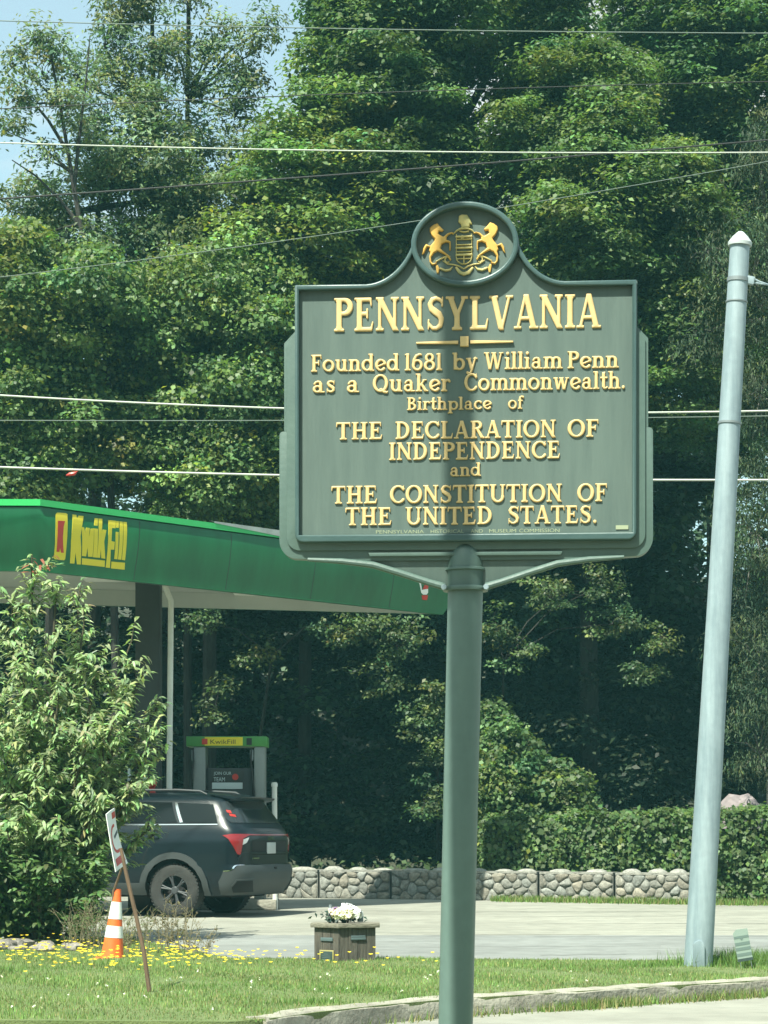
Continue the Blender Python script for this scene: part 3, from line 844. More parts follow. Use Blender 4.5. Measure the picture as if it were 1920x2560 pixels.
tree('sunlit_sapling', 'bright leafy sapling against the dark hollow right of the marker post', 43.4,
     [(1260, 2140), (1255, 1850), (1260, 1650)],
     [(1230, 1560, 50, 50, 0, .5, 8), (1380, 1500, 110, 50, 0, .7, 16), (1300, 1640, 70, 50, 0, .5, 7), (1530, 1560, 90, 40, 0, .6, 10), (1650, 1590, 50, 60, 0, .5, 7), (1490, 1470, 60, 50, 0, .5, 8), (1620, 1690, 70, 40, 0, .5, 7)],
     .075, (0.066, 0.102, 0.040), .30, 70, .7, depth=1.2, dens=1.0, tr=.05, surf=.3, up=.4)

# ------------------------------------------------------------------ hedge, mound, wall, rock
def surface_leaves(name, boxes, size, base, per_m2, parent, loc, yellow=.06):
    """leaves over the front, top and ends of rounded boxes (x0, x1, y0, y1, z0, z1)"""
    C = []; N = []
    for x0, x1, y0, y1, z0, z1 in boxes:
        for face in ('f', 't', 'e'):
            if face == 'f':
                A = (x1 - x0) * (z1 - z0); k = int(A * per_m2)
                a = rng.uniform(x0, x1, k); b = z0 + (z1 - z0) * rng.random(k)
                p = np.stack([a, y0 - .05 + .12 * noise2(a, b, 2.2) + rng.normal(0, .06, k), b], 1); nn = (0, -1, .55)
            elif face == 't':
                A = (x1 - x0) * (y1 - y0); k = int(A * per_m2)
                a = rng.uniform(x0, x1, k); b = rng.uniform(y0 - .1, y1, k)
                p = np.stack([a, b, z1 + .09 * noise2(a, b, 2.0) + rng.normal(0, .045, k)], 1); nn = (0, -.3, 1)
            else:
                A = 2 * (y1 - y0) * (z1 - z0); k = int(A * per_m2)
                a = np.where(rng.random(k) < .5, x0, x1) + rng.normal(0, .05, k)
                p = np.stack([a, rng.uniform(y0, y1, k), rng.uniform(z0, z1, k)], 1); nn = (0, -.5, .6)
            C.append(p); N.append(np.tile(nn, (k, 1)) + rng.normal(0, .42, (k, 3)))
    C = np.concatenate(C); N = np.concatenate(N)
    n = len(C)
    T = rng.normal(0, .5, (n, 3)) + np.array([0, 0, -.9])
    tone = np.exp(.28 * noise2(C[:, 0], C[:, 2], 3.0))[:, None]
    return leaf_object(name, C, N, size * np.exp(rng.normal(0, .25, n)), colvar(n, base, .22, .09, yellow) * tone, M['leaf'], parent, loc, aspect=.8, T=T)

hl = (3.6, 37.7, .19)
hd = thing('hedge', 'clipped ivy-leaved hedge standing behind the stone wall', 'hedge', hl)
core = MB()
HB = [(1.75, 2.9, 38.3), (2.9, 4.0, 37.85), (4.0, 5.2, 37.4), (5.2, 9.0, 36.95)]
for x0, x1, y0 in HB:
    core.box(((x0 + x1) / 2, y0 + .62, .78), (x1 - x0 - .01, .95, 1.18))
core.build('stems_and_core', M['under'], hd, hl, smooth=0)  # solid box; the darkness inside the hedge is put into its colour
surface_leaves('foliage', [(a_, b_, c_, c_ + 1.1, .2, 1.50 + .04*i_) for i_, (a_, b_, c_) in enumerate(HB)], .080, (0.075, 0.125, 0.040), 1150, hd, hl, .06)
tree('vine_mound', 'mound of bright vines climbing up beside the marker post behind the stone wall', 40.2,
     [(1280, 2240), (1270, 2100), (1250, 1950)],
     [(1255, 1900, 70, 90, .2, .7, 24), (1300, 1990, 100, 110, 0, .7, 42), (1380, 2010, 80, 90, -.1, .6, 30), (1270, 2110, 110, 90, -.1, .6, 34), (1400, 2080, 90, 60, -.2, .5, 24), (1230, 1830, 40, 60, .3, .4, 8), (1440, 2040, 50, 50, 0, .5, 10)],
     .078, (0.080, 0.130, 0.042), .34, 180, .85, depth=1.0, dens=1.4, tr=.05, tdy=.4, surf=.45, yellow=.05, up=.3, aspect=.8, cat='vine', bark='stem')
rk = thing('boulder', 'purple-grey boulder showing beyond the hedge at the right edge', 'boulder', tuple(PX(1850, 2040, 42)[:2]) + (.2,))
mb = MB().sphere((PX(1850, 2000, 42).x, 42, 1.45), (.55, .5, .55), 14, 9, jit=.14, seed=3)
mb.sphere((PX(1850, 2000, 42).x + .1, 42.1, .75), (.7, .6, .8), 14, 9, jit=.12, seed=4)
mb.build('rock_face', M['rock'], rk, rk.location)

# stone wall blocks
def clip(poly, p, nrm):
    o = []
    for i in range(len(poly)):
        a, b = poly[i], poly[(i + 1) % len(poly)]
        da = (a[0]-p[0])*nrm[0] + (a[1]-p[1])*nrm[1]; db = (b[0]-p[0])*nrm[0] + (b[1]-p[1])*nrm[1]
        if da <= 0: o.append(a)
        if da * db < 0:
            t = da / (da - db)
            o.append((a[0] + (b[0]-a[0])*t, a[1] + (b[1]-a[1])*t))
    return o
def chaikin(poly, it=2):
    for _ in range(it):
        q = []
        for i in range(len(poly)):
            a, b = poly[i], poly[(i + 1) % len(poly)]
            q += [(a[0]*.75 + b[0]*.25, a[1]*.75 + b[1]*.25), (a[0]*.25 + b[0]*.75, a[1]*.25 + b[1]*.75)]
        poly = q
    return poly
def stone_face(mb, W_, H_, f, seed, nx, nz):
    rr = random.Random(seed)
    seeds = [((i + .5 + rr.uniform(-.36, .36) + (.5 if j % 2 else 0)) * W_ / nx - W_*.04, (j + .5 + rr.uniform(-.33, .33)) * H_ / nz) for j in range(nz) for i in range(nx)]
    seeds = [(min(max(x, .03), W_ - .03), z) for x, z in seeds]
    for i, s_ in enumerate(seeds):
        poly = [(0, 0), (W_, 0), (W_, H_), (0, H_)]
        for j, t_ in enumerate(seeds):
            if i == j: continue
            poly = clip(poly, ((s_[0]+t_[0])/2, (s_[1]+t_[1])/2), (t_[0]-s_[0], t_[1]-s_[1]))
            if len(poly) < 3: break
        if len(poly) < 3: continue
        cx = sum(p[0] for p in poly)/len(poly); cz = sum(p[1] for p in poly)/len(poly)
        poly = chaikin(poly, 1)
        poly = [(cx + (p[0]-cx)*.955, cz + (p[1]-cz)*.955) for p in poly]
        k = rr.uniform(.80, 1.18); w_ = rr.uniform(.94, 1.08)
        col = (.235*k*w_, .228*k, .196*k/w_)
        vs = []; n_ = len(poly); dep = rr.uniform(.02, .045)
        for sc, d in ((1, 0), (.93, .6), (.72, .92)):
            vs += [f(cx + (p[0]-cx)*sc, cz + (p[1]-cz)*sc, -d*dep + rr.uniform(-.004, .004)) for p in poly]
        vs.append(f(cx, cz, -dep*1.05))
        fs = []
        for a in range(2):
            fs += [(a*n_ + q, a*n_ + (q+1) % n_, (a+1)*n_ + (q+1) % n_, (a+1)*n_ + q) for q in range(n_)]
        fs += [(2*n_ + q, 2*n_ + (q+1) % n_, 3*n_) for q in range(n_)]
        mb.add(vs, fs, col)

wall_labels = ['first stone-faced wall block, beside the rear bumper of the dark car', 'second stone-faced wall block in the line, its top of three low humps',
               'third stone-faced wall block, partly behind the marker post', 'fourth stone-faced wall block, half in shade just right of the marker post',
               'fifth stone-faced wall block in the line, all in sun', 'last stone-faced wall block at the right end, beside the grey pole']
useg = [(610, 793), (797, 973), (977, 1152), (1156, 1342), (1347, 1532), (1537, 1724)]
def wall_pt(u):
    # the wall runs from (640 px, y 39.3) to (1724 px, y 36.1)
    ya, yb = 39.2, 36.2
    t = (u - 640) / (1724 - 640)
    y = 1 / ((1 - t) / ya + t / yb)
    return Vector(((u - 960) / F * y, y))
for i, (ua, ub) in enumerate(useg):
    a, b = wall_pt(ua), wall_pt(ub)
    W_ = (b - a).length; ang = math.atan2(b.y - a.y, b.x - a.x)
    gz = G((a.y + b.y) / 2) - .02
    H_ = .50
    t = thing('stone_wall_block', wall_labels[i], 'wall block', (a.x, a.y, gz), ang, 'stone-faced blocks of the low wall')
    MB().box((W_/2, .23, H_/2 - .01), (W_ - .003, .40, H_ - .03)).build('core', M['mortar'], t, smooth=0)
    mb = MB()
    stone_face(mb, W_ - .008, H_ - .02, lambda x, z, d: Vector((x + .004, .032 + d, z)), 40 + i, 6, 4)
    mb.build('stone_facing', M['stone'], t, smooth=60)
    mb = MB(); rr = random.Random(i)
    k = 3 if i % 2 else 2
    for q in range(k):
        cx = W_ * (q + .5) / k + rr.uniform(-.04, .04)
        wx = W_ / k * rr.uniform(.30, .46)
        mb.sphere((cx, .22, H_ - .025), (wx, .21, rr.uniform(.065, .10)), 12, 7, col=(.29, .285, .25), jit=.06, seed=i*7 + q)
    mb.box((W_/2, .22, H_ - .012), (W_ - .012, .42, .035), col=(.25, .245, .215))
    mb.build('coping', M['stone'], t, smooth=60)

# heap of pale stones at the left, under the shrub
rr = random.Random(9)
for k in range(16):
    u = rr.uniform(5, 190); y = rr.uniform(24.2, 25.3)
    p = PX(u, 2380, y)
    mb = MB(); r_ = rr.uniform(.05, .13); kk = rr.uniform(.8, 1.25)
    mb.sphere((0, 0, r_*.35), (r_*1.3, r_, r_*.6), 9, 6, col=(.21*kk, .19*kk, .165*kk), jit=.15, seed=k)
    o = mb.build('stone', M['stone'], smooth=50)
    o.location = (p.x, y, verge_z(p.x, y)); o.rotation_euler = (0, 0, rr.uniform(0, 6))
    tag(o, 'one of the pale loose stones heaped under the left shrub', 'stone', 'loose stones under the shrub')

k = 26000
X = rng.uniform(-9, 9, k); Y = rng.uniform(39.7, 50, k)
Z = np.array([G(y) for y in Y]) + np.abs(rng.normal(.05, .16, k)) * (1 + .5 * noise2(X, Y, .8))
gc = leaf_object('ground_cover', np.stack([X, Y, Z], 1), rng.normal(0, .5, (k, 3)) + np.array([0, -.3, 1]), .13 * np.exp(rng.normal(0, .25, k)), colvar(k, (0.05, 0.085, 0.03), .25, .08), M['leaf'], aspect=.7)
tag(gc, 'low shaded ground cover on the woodland floor behind the stone wall', 'ground cover', kind='stuff')

# ------------------------------------------------------------------ raised lettering: outlines from signed distances
def d_box(x0, y0, x1, y1):
    cx, cy, hx, hy = (x0+x1)/2, (y0+y1)/2, abs(x1-x0)/2, abs(y1-y0)/2
    def f(X, Y):
        dx = np.abs(X-cx)-hx; dy = np.abs(Y-cy)-hy
        return np.hypot(np.maximum(dx, 0), np.maximum(dy, 0)) + np.minimum(np.maximum(dx, dy), 0)
    return f
def d_seg(x0, y0, x1, y1, w0, w1=None):
    w1 = w0 if w1 is None else w1
    def f(X, Y):
        bx, by = x1-x0, y1-y0
        h = np.clip(((X-x0)*bx + (Y-y0)*by) / max(bx*bx + by*by, 1e-9), 0, 1)
        return np.hypot(X-x0-h*bx, Y-y0-h*by) - (w0 + (w1-w0)*h)/2
    return f
def d_poly(P):
    P = np.array(P, float)
    def f(X, Y):
        d = np.full(X.shape, 1e9); s = np.ones(X.shape)
        n = len(P)
        for i in range(n):
            a, b = P[i], P[i-1]
            ex, ey = b-a
            wx, wy = X-a[0], Y-a[1]
            h = np.clip((wx*ex + wy*ey)/max(ex*ex + ey*ey, 1e-12), 0, 1)
            d = np.minimum(d, (wx-h*ex)**2 + (wy-h*ey)**2)
            c1 = Y >= a[1]; c2 = Y < b[1]; c3 = ex*wy > ey*wx
            s = np.where((c1 & c2 & c3) | (~c1 & ~c2 & ~c3), -s, s)
        return s*np.sqrt(d)
    return f
def d_line(pts, ws):
    if not hasattr(ws, '__len__'): ws = [ws]*len(pts)
    fs = [d_seg(*pts[i], *pts[i+1], ws[i], ws[i+1]) for i in range(len(pts)-1)]
    return lambda X, Y: np.minimum.reduce([f(X, Y) for f in fs])
def d_arc(cx, cy, rx, ry, a0, a1, thick, thin, tilt=0.0, n=22):
    pts = []; ws = []
    for i in range(n+1):
        a = math.radians(a0 + (a1-a0)*i/n)
        pts.append((cx + rx*math.cos(a), cy + ry*math.sin(a)))
        ws.append(thin + (thick-thin)*abs(math.cos(a+tilt))**1.4)
    return d_line(pts, ws)
def d_clip(f, y0, y1):
    return lambda X, Y: np.maximum(f(X, Y), np.maximum(Y-y1, y0-Y))
def U(*fs):
    return lambda X, Y: np.minimum.reduce([f(X, Y) for f in fs])

# a heavy old-style roman with bracketed slab serifs; cap height 1
TK, TN_ = .215, .125
SH = .085                       # serif thickness
XH = .70
def stem(x, y0=0.0, y1=1.0, w=TK, b=1, t=1, s=.095, bl=None, br=None, tl=None, tr_=None):
    fs = [d_box(x-w/2, y0, x+w/2, y1)]
    if b:
        fs.append(d_box(x-w/2-(s if bl is None else bl), y0, x+w/2+(s if br is None else br), y0+SH))
        fs.append(d_poly([(x-w/2-.04, y0+SH-.01), (x-w/2, y0+SH+.07), (x+w/2, y0+SH+.07), (x+w/2+.04, y0+SH-.01)]))
    if t:
        fs.append(d_box(x-w/2-(s if tl is None else tl), y1-SH, x+w/2+(s if tr_ is None else tr_), y1))
        fs.append(d_poly([(x-w/2-.04, y1-SH+.01), (x-w/2, y1-SH-.07), (x+w/2, y1-SH-.07), (x+w/2+.04, y1-SH+.01)]))
    return U(*fs)
def diag(x0, y0, x1, y1, w):
    dx = abs(w*math.hypot(x1-x0, y1-y0)/max(abs(y1-y0), 1e-6))/2
    return d_poly([(x0-dx, y0), (x0+dx, y0), (x1+dx, y1), (x1-dx, y1)])
def ser(x, y, w=.30):
    y0 = y if y < .01 else y-SH
    return d_box(x-w/2, y0, x+w/2, y0+SH)
GLY = {}
def gl(ch, adv, *fs): GLY[ch] = (adv, U(*fs))
def capE(x, mid=True, bot=True):
    fs = [stem(x, tr_=0, br=0), d_box(x, 1-TN_, x+.44, 1), d_seg(x+.44, 1-.05, x+.47, .76, .10, .06)]
    if mid: fs += [d_box(x, .455, x+.30, .455+TN_), d_seg(x+.31, .40, x+.31, .64, .08)]
    if bot: fs += [d_box(x, 0, x+.46, TN_), d_seg(x+.47, .05, x+.53, .26, .10, .06)]
    return U(*fs)
gl('P', .80, stem(.24, tr_=0), d_arc(.40, .735, .285, .205, -90, 90, TK, .12), d_box(.24, .88, .42, 1.0), d_box(.24, .47, .42, .59))
gl('R', .90, stem(.24, tr_=0), d_arc(.40, .745, .255, .195, -90, 90, TK*.95, .12), d_box(.24, .88, .42, 1.0), d_box(.24, .49, .42, .61), d_clip(d_seg(.44, .55, .74, .05, .17, .2), 0, 1), d_box(.64, 0, .90, SH))
gl('B', .86, stem(.24, tr_=0, br=0), d_arc(.40, .755, .23, .185, -90, 90, TK*.9, .12), d_arc(.40, .285, .29, .225, -90, 90, TK, .12), d_box(.24, .88, .42, 1.0), d_box(.24, .46, .42, .58), d_box(.24, 0, .42, .12))
gl('D', .97, stem(.24, tr_=0, br=0), d_arc(.38, .5, .42, .44, -90, 90, TK, .12), d_box(.24, .88, .40, 1.0), d_box(.24, 0, .40, .12))
gl('E', .84, capE(.24))
gl('F', .78, capE(.24, bot=False), stem(.24, t=0))
gl('L', .80, stem(.24, br=0), d_box(.24, 0, .68, TN_), d_seg(.68, .05, .74, .30, .10, .06))
gl('T', .86, stem(.43, t=0), d_box(.06, 1-TN_, .80, 1), d_seg(.07, .95, .04, .74, .10, .06), d_seg(.79, .95, .82, .74, .10, .06))
gl('I', .46, stem(.23))
gl('H', 1.0, stem(.24), stem(.76), d_box(.24, .45, .76, .57))
gl('N', 1.0, stem(.20, w=.13), stem(.80, w=.13, b=0), d_clip(diag(.84, 0, .18, 1, .20), -.02, 1))
gl('A', .98, diag(.16, 0, .47, 1, .115), diag(.80, 0, .49, 1, .21), d_box(.26, .26, .72, .37), ser(.16, 0, .30), ser(.80, 0, .36), d_box(.40, .9, .60, 1.02))
gl('V', .95, diag(.47, 0, .17, 1, .21), diag(.49, 0, .80, 1, .115), ser(.17, 1, .36), ser(.80, 1, .30), d_box(.40, -.02, .57, .08))
gl('Y', .92, d_clip(diag(.46, .40, .18, 1, .20), .35, 1), d_clip(diag(.46, .40, .76, 1, .12), .35, 1), stem(.46, 0, .50, t=0), ser(.18, 1, .34), ser(.76, 1, .28))
gl('W', 1.34, diag(.40, 0, .18, 1, .20), diag(.42, 0, .64, 1, .12), diag(.88, 0, .66, 1, .20), diag(.90, 0, 1.14, 1, .12), ser(.18, 1, .36), ser(.65, 1, .34), ser(1.14, 1, .30))
gl('C', .94, d_arc(.52, .5, .40, .45, 42, 318, TK, .115), d_seg(.815, .80, .845, .97, .10, .05), d_seg(.82, .72, .84, .97, .06, .05), d_seg(.82, .20, .86, .27, .11, .05))
gl('O', 1.02, d_arc(.51, .5, .395, .45, 0, 360, TK, .115, n=40))
gl('Q', 1.06, d_arc(.51, .5, .395, .45, 0, 360, TK, .115, n=40), d_line([(.44, .14), (.56, .17), (.72, .02), (.92, -.02), (.98, .04)], [.08, .13, .17, .13, .06]))
gl('U', 1.0, stem(.22, .30, 1, b=0), stem(.80, .30, 1, w=.14, b=0), d_arc(.51, .33, .29, .275, 180, 360, TK*.9, .13))
gl('S', .78, d_line([(.66, .80), (.58, .90), (.42, .945), (.26, .90), (.18, .76), (.24, .63), (.40, .54), (.55, .46), (.63, .33), (.60, .16), (.44, .06), (.28, .065), (.16, .16), (.12, .22)],
                 [.07, .10, .115, .15, .19, .20, .215, .215, .20, .165, .115, .11, .10, .08]), d_seg(.66, .72, .68, .97, .07, .055), d_seg(.115, .04, .125, .30, .055, .07))
# lower case
def ls(x, y1=XH, **k):
    k.setdefault('tr_', 0)
    return stem(x, 0, y1, **k)
gl('n', .86, ls(.22), d_arc(.43, XH-.27, .22, .215, 0, 160, TK, .12), stem(.65, 0, XH-.25, t=0))
gl('m', 1.28, ls(.22), d_arc(.43, XH-.27, .22, .215, 0, 160, TK, .12), stem(.65, 0, XH-.25, t=0, bl=.05, br=.05), d_arc(.86, XH-.27, .22, .215, 0, 160, TK, .12), stem(1.08, 0, XH-.25, t=0))
gl('h', .86, ls(.22, 1.02), d_arc(.43, XH-.27, .22, .215, 0, 160, TK, .12), stem(.65, 0, XH-.25, t=0))
gl('r', .60, ls(.22), d_arc(.46, XH-.30, .23, .24, 75, 160, .13, .13), d_seg(.50, XH-.07, .56, XH-.13, .15, .15))
gl('u', .88, stem(.22, .22, XH, b=0, tr_=0), d_arc(.43, .27, .21, .21, 180, 330, TK*.95, .12), stem(.66, 0, XH, bl=0, tr_=0))
gl('o', .82, d_arc(.41, XH/2, .30, .295, 0, 360, TK*.95, .115, n=36, tilt=.25))
gl('e', .76, d_arc(.40, XH/2, .285, .295, 20, 315, TK*.95, .115, tilt=.25), d_seg(.66, .44, .20, .27, .10, .10), d_seg(.665, .42, .665, .47, .15, .10))
gl('c', .72, d_arc(.40, XH/2, .285, .295, 50, 315, TK*.95, .115), d_seg(.58, XH-.15, .60, XH-.12, .16, .14))
gl('d', .88, d_arc(.38, XH/2, .27, .29, 0, 360, TK*.95, .115, n=36), stem(.66, 0, 1.02, bl=0, tr_=0))
gl('b', .86, stem(.22, .03, 1.02, b=0, tr_=0), d_arc(.48, XH/2, .27, .29, 0, 360, TK*.95, .115, n=36))
gl('p', .88, stem(.22, -.28, XH, tr_=0), d_arc(.50, XH/2, .27, .29, 0, 360, TK*.95, .115, n=36))
gl('a', .80, d_line([(.17, .50), (.24, .60), (.38, .645), (.50, .60), (.545, .48)], [.13, .12, .115, .15, TK*.95]), d_box(.545-.1, .06, .545+.1, .48), d_box(.47, 0, .78, SH), d_arc(.34, .215, .20, .165, 0, 360, TK*.8, .11))
gl('s', .64, d_line([(.53, .54), (.46, .62), (.34, .65), (.21, .61), (.17, .52), (.24, .42), (.38, .34), (.49, .26), (.50, .15), (.40, .065), (.27, .06), (.16, .12), (.12, .17)],
                 [.07, .10, .11, .14, .16, .18, .19, .18, .16, .12, .11, .10, .08]), d_seg(.525, .48, .54, .68, .07, .05), d_seg(.115, .02, .125, .22, .05, .07))
gl('i', .42, ls(.21), d_seg(.21, .92, .211, .92, .21))
gl('l', .42, ls(.21, 1.02))
gl('k', .86, ls(.22, 1.02), diag(.30, .30, .60, XH, .12), d_clip(d_seg(.40, .42, .66, .04, .16, .20), 0, 1), ser(.60, XH, .26), d_box(.56, 0, .84, SH))
gl('t', .56, d_box(.17, .12, .17+TK, .95), d_poly([(.17, .95), (.17+TK, .95), (.17+TK, 1.0)]), d_box(.04, XH-.11, .54, XH), d_line([(.275, .16), (.32, .065), (.42, .06), (.52, .12)], [TK, .15, .12, .09]))
gl('f', .54, stem(.25, 0, .80, t=0), d_arc(.43, .80, .19, .17, 60, 180, TK*.9, .12), d_seg(.52, .93, .54, .90, .16, .14), d_box(.06, XH-.11, .50, XH))
gl('y', .84, diag(.42, .02, .20, XH, .20), d_line([(.64, XH), (.44, .08), (.34, -.16), (.20, -.20), (.13, -.15)], [.12, .13, .12, .14, .16]), ser(.20, XH, .34), ser(.64, XH, .28))
gl('w', 1.14, diag(.36, 0, .18, XH, .20), diag(.38, 0, .56, XH, .12), diag(.76, 0, .58, XH, .20), diag(.78, 0, .97, XH, .12), ser(.18, XH, .32), ser(.57, XH, .32), ser(.97, XH, .26))
gl('1', .46, stem(.23, 0, 1, t=0), d_poly([(.23+TK/2, 1), (.04, .97), (.04, .89), (.23, .88)]))
gl('6', .80, d_arc(.40, .32, .27, .27, 0, 360, TK*.9, .12, n=36), d_line([(.15, .34), (.18, .62), (.32, .86), (.56, .955), (.66, .92)], [.20, .19, .16, .12, .10]))
gl('8', .80, d_arc(.40, .74, .215, .205, 0, 360, TK*.85, .12, n=30), d_arc(.40, .29, .275, .24, 0, 360, TK*.95, .12, n=30))
gl('.', .34, d_seg(.17, .10, .171, .10, .21))
GC = {}
def relief_cells(f, x0, y0, x1, y1, h, b):
    """2D cells of a shape given by its signed distance: points with a rise 0..1, faces, outline edges"""
    nx = int((x1-x0)/h)+1; ny = int((y1-y0)/h)+1
    X, Y = np.meshgrid(x0 + np.arange(nx)*h, y0 + np.arange(ny)*h)
    D = f(X, Y)
    D = np.where(np.abs(D) < h*.06, np.where(D < 0, -h*.06, h*.06), D)
    ins = D < 0
    code = ins[:-1, :-1]*1 + ins[:-1, 1:]*2 + ins[1:, 1:]*4 + ins[1:, :-1]*8
    js, is_ = np.nonzero(code > 0)
    pts = []; rise = []; idx = {}; faces = []; edges = []
    def corner(i, j):
        k = (i, j)
        if k not in idx:
            idx[k] = len(pts); pts.append((x0 + i*h, y0 + j*h))
            q = min(1.0, -D[j, i]/b)
            rise.append(.5 + .5*math.sqrt(max(0, 1-(1-q)**2)))
        return idx[k]
    def cross(i, j, i2, j2):
        k = (i, j, i2, j2) if (i, j) < (i2, j2) else (i2, j2, i, j)
        if k not in idx:
            p, q = D[k[1], k[0]], D[k[3], k[2]]
            t = p/(p-q)
            idx[k] = len(pts); pts.append((x0 + (k[0]+(k[2]-k[0])*t)*h, y0 + (k[1]+(k[3]-k[1])*t)*h)); rise.append(.5)
        return idx[k]
    for j, i in zip(js, is_):
        cs = [(i, j), (i+1, j), (i+1, j+1), (i, j+1)]
        inn = [bool(ins[y, x]) for x, y in cs]
        poly = []; kinds = []
        for k in range(4):
            a, c = cs[k], cs[(k+1) % 4]
            if inn[k]: poly.append(corner(*a)); kinds.append(0)
            if inn[k] != inn[(k+1) % 4]:
                poly.append(cross(*a, *c)); kinds.append(1 if inn[k] else 2)   # 1 leaving, 2 entering
        if len(poly) >= 3:
            faces.append(tuple(poly))
            m_ = len(poly)
            for k in range(m_):
                if kinds[k] == 1 and kinds[(k+1) % m_] == 2: edges.append((poly[k], poly[(k+1) % m_]))
    return pts, rise, faces, edges
def glyph_cells(ch):
    if ch not in GC:
        adv, f = GLY[ch]
        GC[ch] = (adv, relief_cells(f, -.1, -.36, adv+.12, 1.14, .022, .07))
    return GC[ch]
def cells_mesh(name, parts, m, parent, depth, y0, label=None):
    """parts: list of (cells, fx, fz) ; a cast relief rising towards the viewer"""
    V = []; Fc = []
    for (pts, rise, faces, edges), fx, fz in parts:
        b0 = len(V)
        V += [(fx(x), y0 - depth*r_, fz(z)) for (x, z), r_ in zip(pts, rise)]
        Fc += [tuple(b0 + k for k in f_) for f_ in faces]
        low = {}
        for a, c in edges:
            for k in (a, c):
                if k not in low:
                    low[k] = len(V); V.append((fx(pts[k][0]), y0 + .001, fz(pts[k][1])))
            Fc.append((b0 + c, b0 + a, low[a], low[c]))
    me = bpy.data.meshes.new(name)
    me.from_pydata(V, [], Fc)
    bm = bmesh.new(); bm.from_mesh(me)
    bmesh.ops.recalc_face_normals(bm, faces=bm.faces)
    bm.to_mesh(me); bm.free()
    me.polygons.foreach_set('use_smooth', [True]*len(me.polygons))
    me.set_sharp_from_angle(angle=R(50))
    me.materials.append(m)
    o = link(bpy.data.objects.new(name, me)); o.parent = parent
    if label: o['label'] = label
    return o

def relief(name, loops, m, parent, depth, bevel, y0=0.0, label=None):
    """closed outlines (x, z) raised from local y0 towards the viewer (-y)"""
    cu = bpy.data.curves.new(name, 'CURVE')
    cu.dimensions = '2D'
    cu.fill_mode = 'BOTH'
    for lp in loops:
        sp = cu.splines.new('POLY')
        sp.points.add(len(lp)-1)
        for p, (x, z) in zip(sp.points, lp):
            p.co = (x, z, 0, 1)
        sp.use_cyclic_u = True
    cu.extrude = depth/2
    cu.bevel_depth = bevel
    cu.bevel_resolution = 2
    cu.offset = -bevel
    tmp = link(bpy.data.objects.new('tmp', cu))
    dg = bpy.context.evaluated_depsgraph_get()
    me = bpy.data.meshes.new_from_object(tmp.evaluated_get(dg))
    me.name = name
    bpy.data.objects.remove(tmp); bpy.data.curves.remove(cu)
    k = len(me.vertices)
    co = np.empty(k*3); me.vertices.foreach_get('co', co); co = co.reshape(k, 3)
    new = np.stack([co[:, 0], y0 - (co[:, 2] + depth/2), co[:, 1]], 1)
    me.vertices.foreach_set('co', new.ravel())
    me.flip_normals() if False else None
    me.polygons.foreach_set('use_smooth', [True]*len(me.polygons))
    me.set_sharp_from_angle(angle=R(40))
    me.materials.clear(); me.materials.append(m)
    me.update()
    o = link(bpy.data.objects.new(name, me))
    o.parent = parent
    if label: o['label'] = label
    return o

def text_mesh(name, body, m, parent, size, loc, width=None, rot=(90, 0, 0), align='LEFT', extrude=.0008, label=None):
    cu = bpy.data.curves.new(name, 'FONT')
    cu.body = body; cu.size = 1; cu.align_x = align; cu.extrude = 0.0
    tmp = link(bpy.data.objects.new('tmp', cu))
    dg = bpy.context.evaluated_depsgraph_get()
    me = bpy.data.meshes.new_from_object(tmp.evaluated_get(dg))
    bpy.data.objects.remove(tmp); bpy.data.curves.remove(cu)
    me.name = name
    k = len(me.vertices)
    co = np.empty(k*3); me.vertices.foreach_get('co', co); co = co.reshape(k, 3)
    x0, x1, y0, y1 = co[:, 0].min(), co[:, 0].max(), co[:, 1].min(), co[:, 1].max()
    sx = (width/(x1-x0)) if width else size/(y1-y0)
    sz = size/(y1-y0)
    co = np.stack([(co[:, 0]-x0)*sx, np.zeros(k), (co[:, 1]-y0)*sz], 1)
    me.vertices.foreach_set('co', co.ravel()); me.update()
    me.materials.clear(); me.materials.append(m)
    o = link(bpy.data.objects.new(name, me))
    o.parent = parent; o.location = loc
    if label: o['label'] = label
    return o

# ------------------------------------------------------------------ the historical marker
SP = 795.0                       # photograph pixels per metre at the marker
DS = F / SP
def SX(u): return (u - 1163.0) / SP
def SZ(v): return ZC + (HV - v) / SP
marker = thing('historical_marker', 'large green roadside marker with raised gold lettering on a round steel post', 'marker sign',
               ((1163 - 960) / SP, DS, 0.0), R(-3.8))

def mirror(half):
    """half outline given as (du, v) from the top centre down the right side"""
    r = [(du/SP, SZ(v)) for du, v in half]
    l = [(-x, z) for x, z in reversed(r) if abs(x) > 1e-6]
    return r + l
def arcpts(cx, cy, rx, ry, a0, a1, n):
    return [(cx + rx*math.cos(R(a0 + (a1-a0)*i/n)), cy - ry*math.sin(R(a0 + (a1-a0)*i/n))) for i in range(n+1)]
# crest and ogee shoulders (du, v)
crest = arcpts(0, 621, 135, 109, 90, 4, 16)
ogee = []
for i in range(1, 15):
    t = i/14
    # bezier from (135, 612) to (245, 708)
    p0, p1, p2, p3 = (134.8, 613), (150, 655), (190, 706), (250, 709)
    ogee.append(tuple((1-t)**3*a + 3*(1-t)**2*t*b + 3*(1-t)*t*t*c + t**3*d for a, b, c, d in zip(p0, p1, p2, p3)))
outer = [(0, 512)] + crest[1:] + ogee + [(428, 708), (428, 823), (455, 852), (455, 1073), (460, 1073)] + \
    arcpts(456, 1083, 11, 10, 90, 0, 4) + [(467, 1345)] + arcpts(422, 1347, 45, 47, 0, -78, 8) + [(300, 1400), (0, 1400)]
BACK, FACE = 0.030, 0.0
fr = lambda x, z, d: Vector((x, d, z))
# back slab with its stepped outline
mb = MB(); mb.prism(mirror(outer), 0.0, 0.045, fr)
mb.build('back_casting', M['signflange'], marker, bevel=.003)
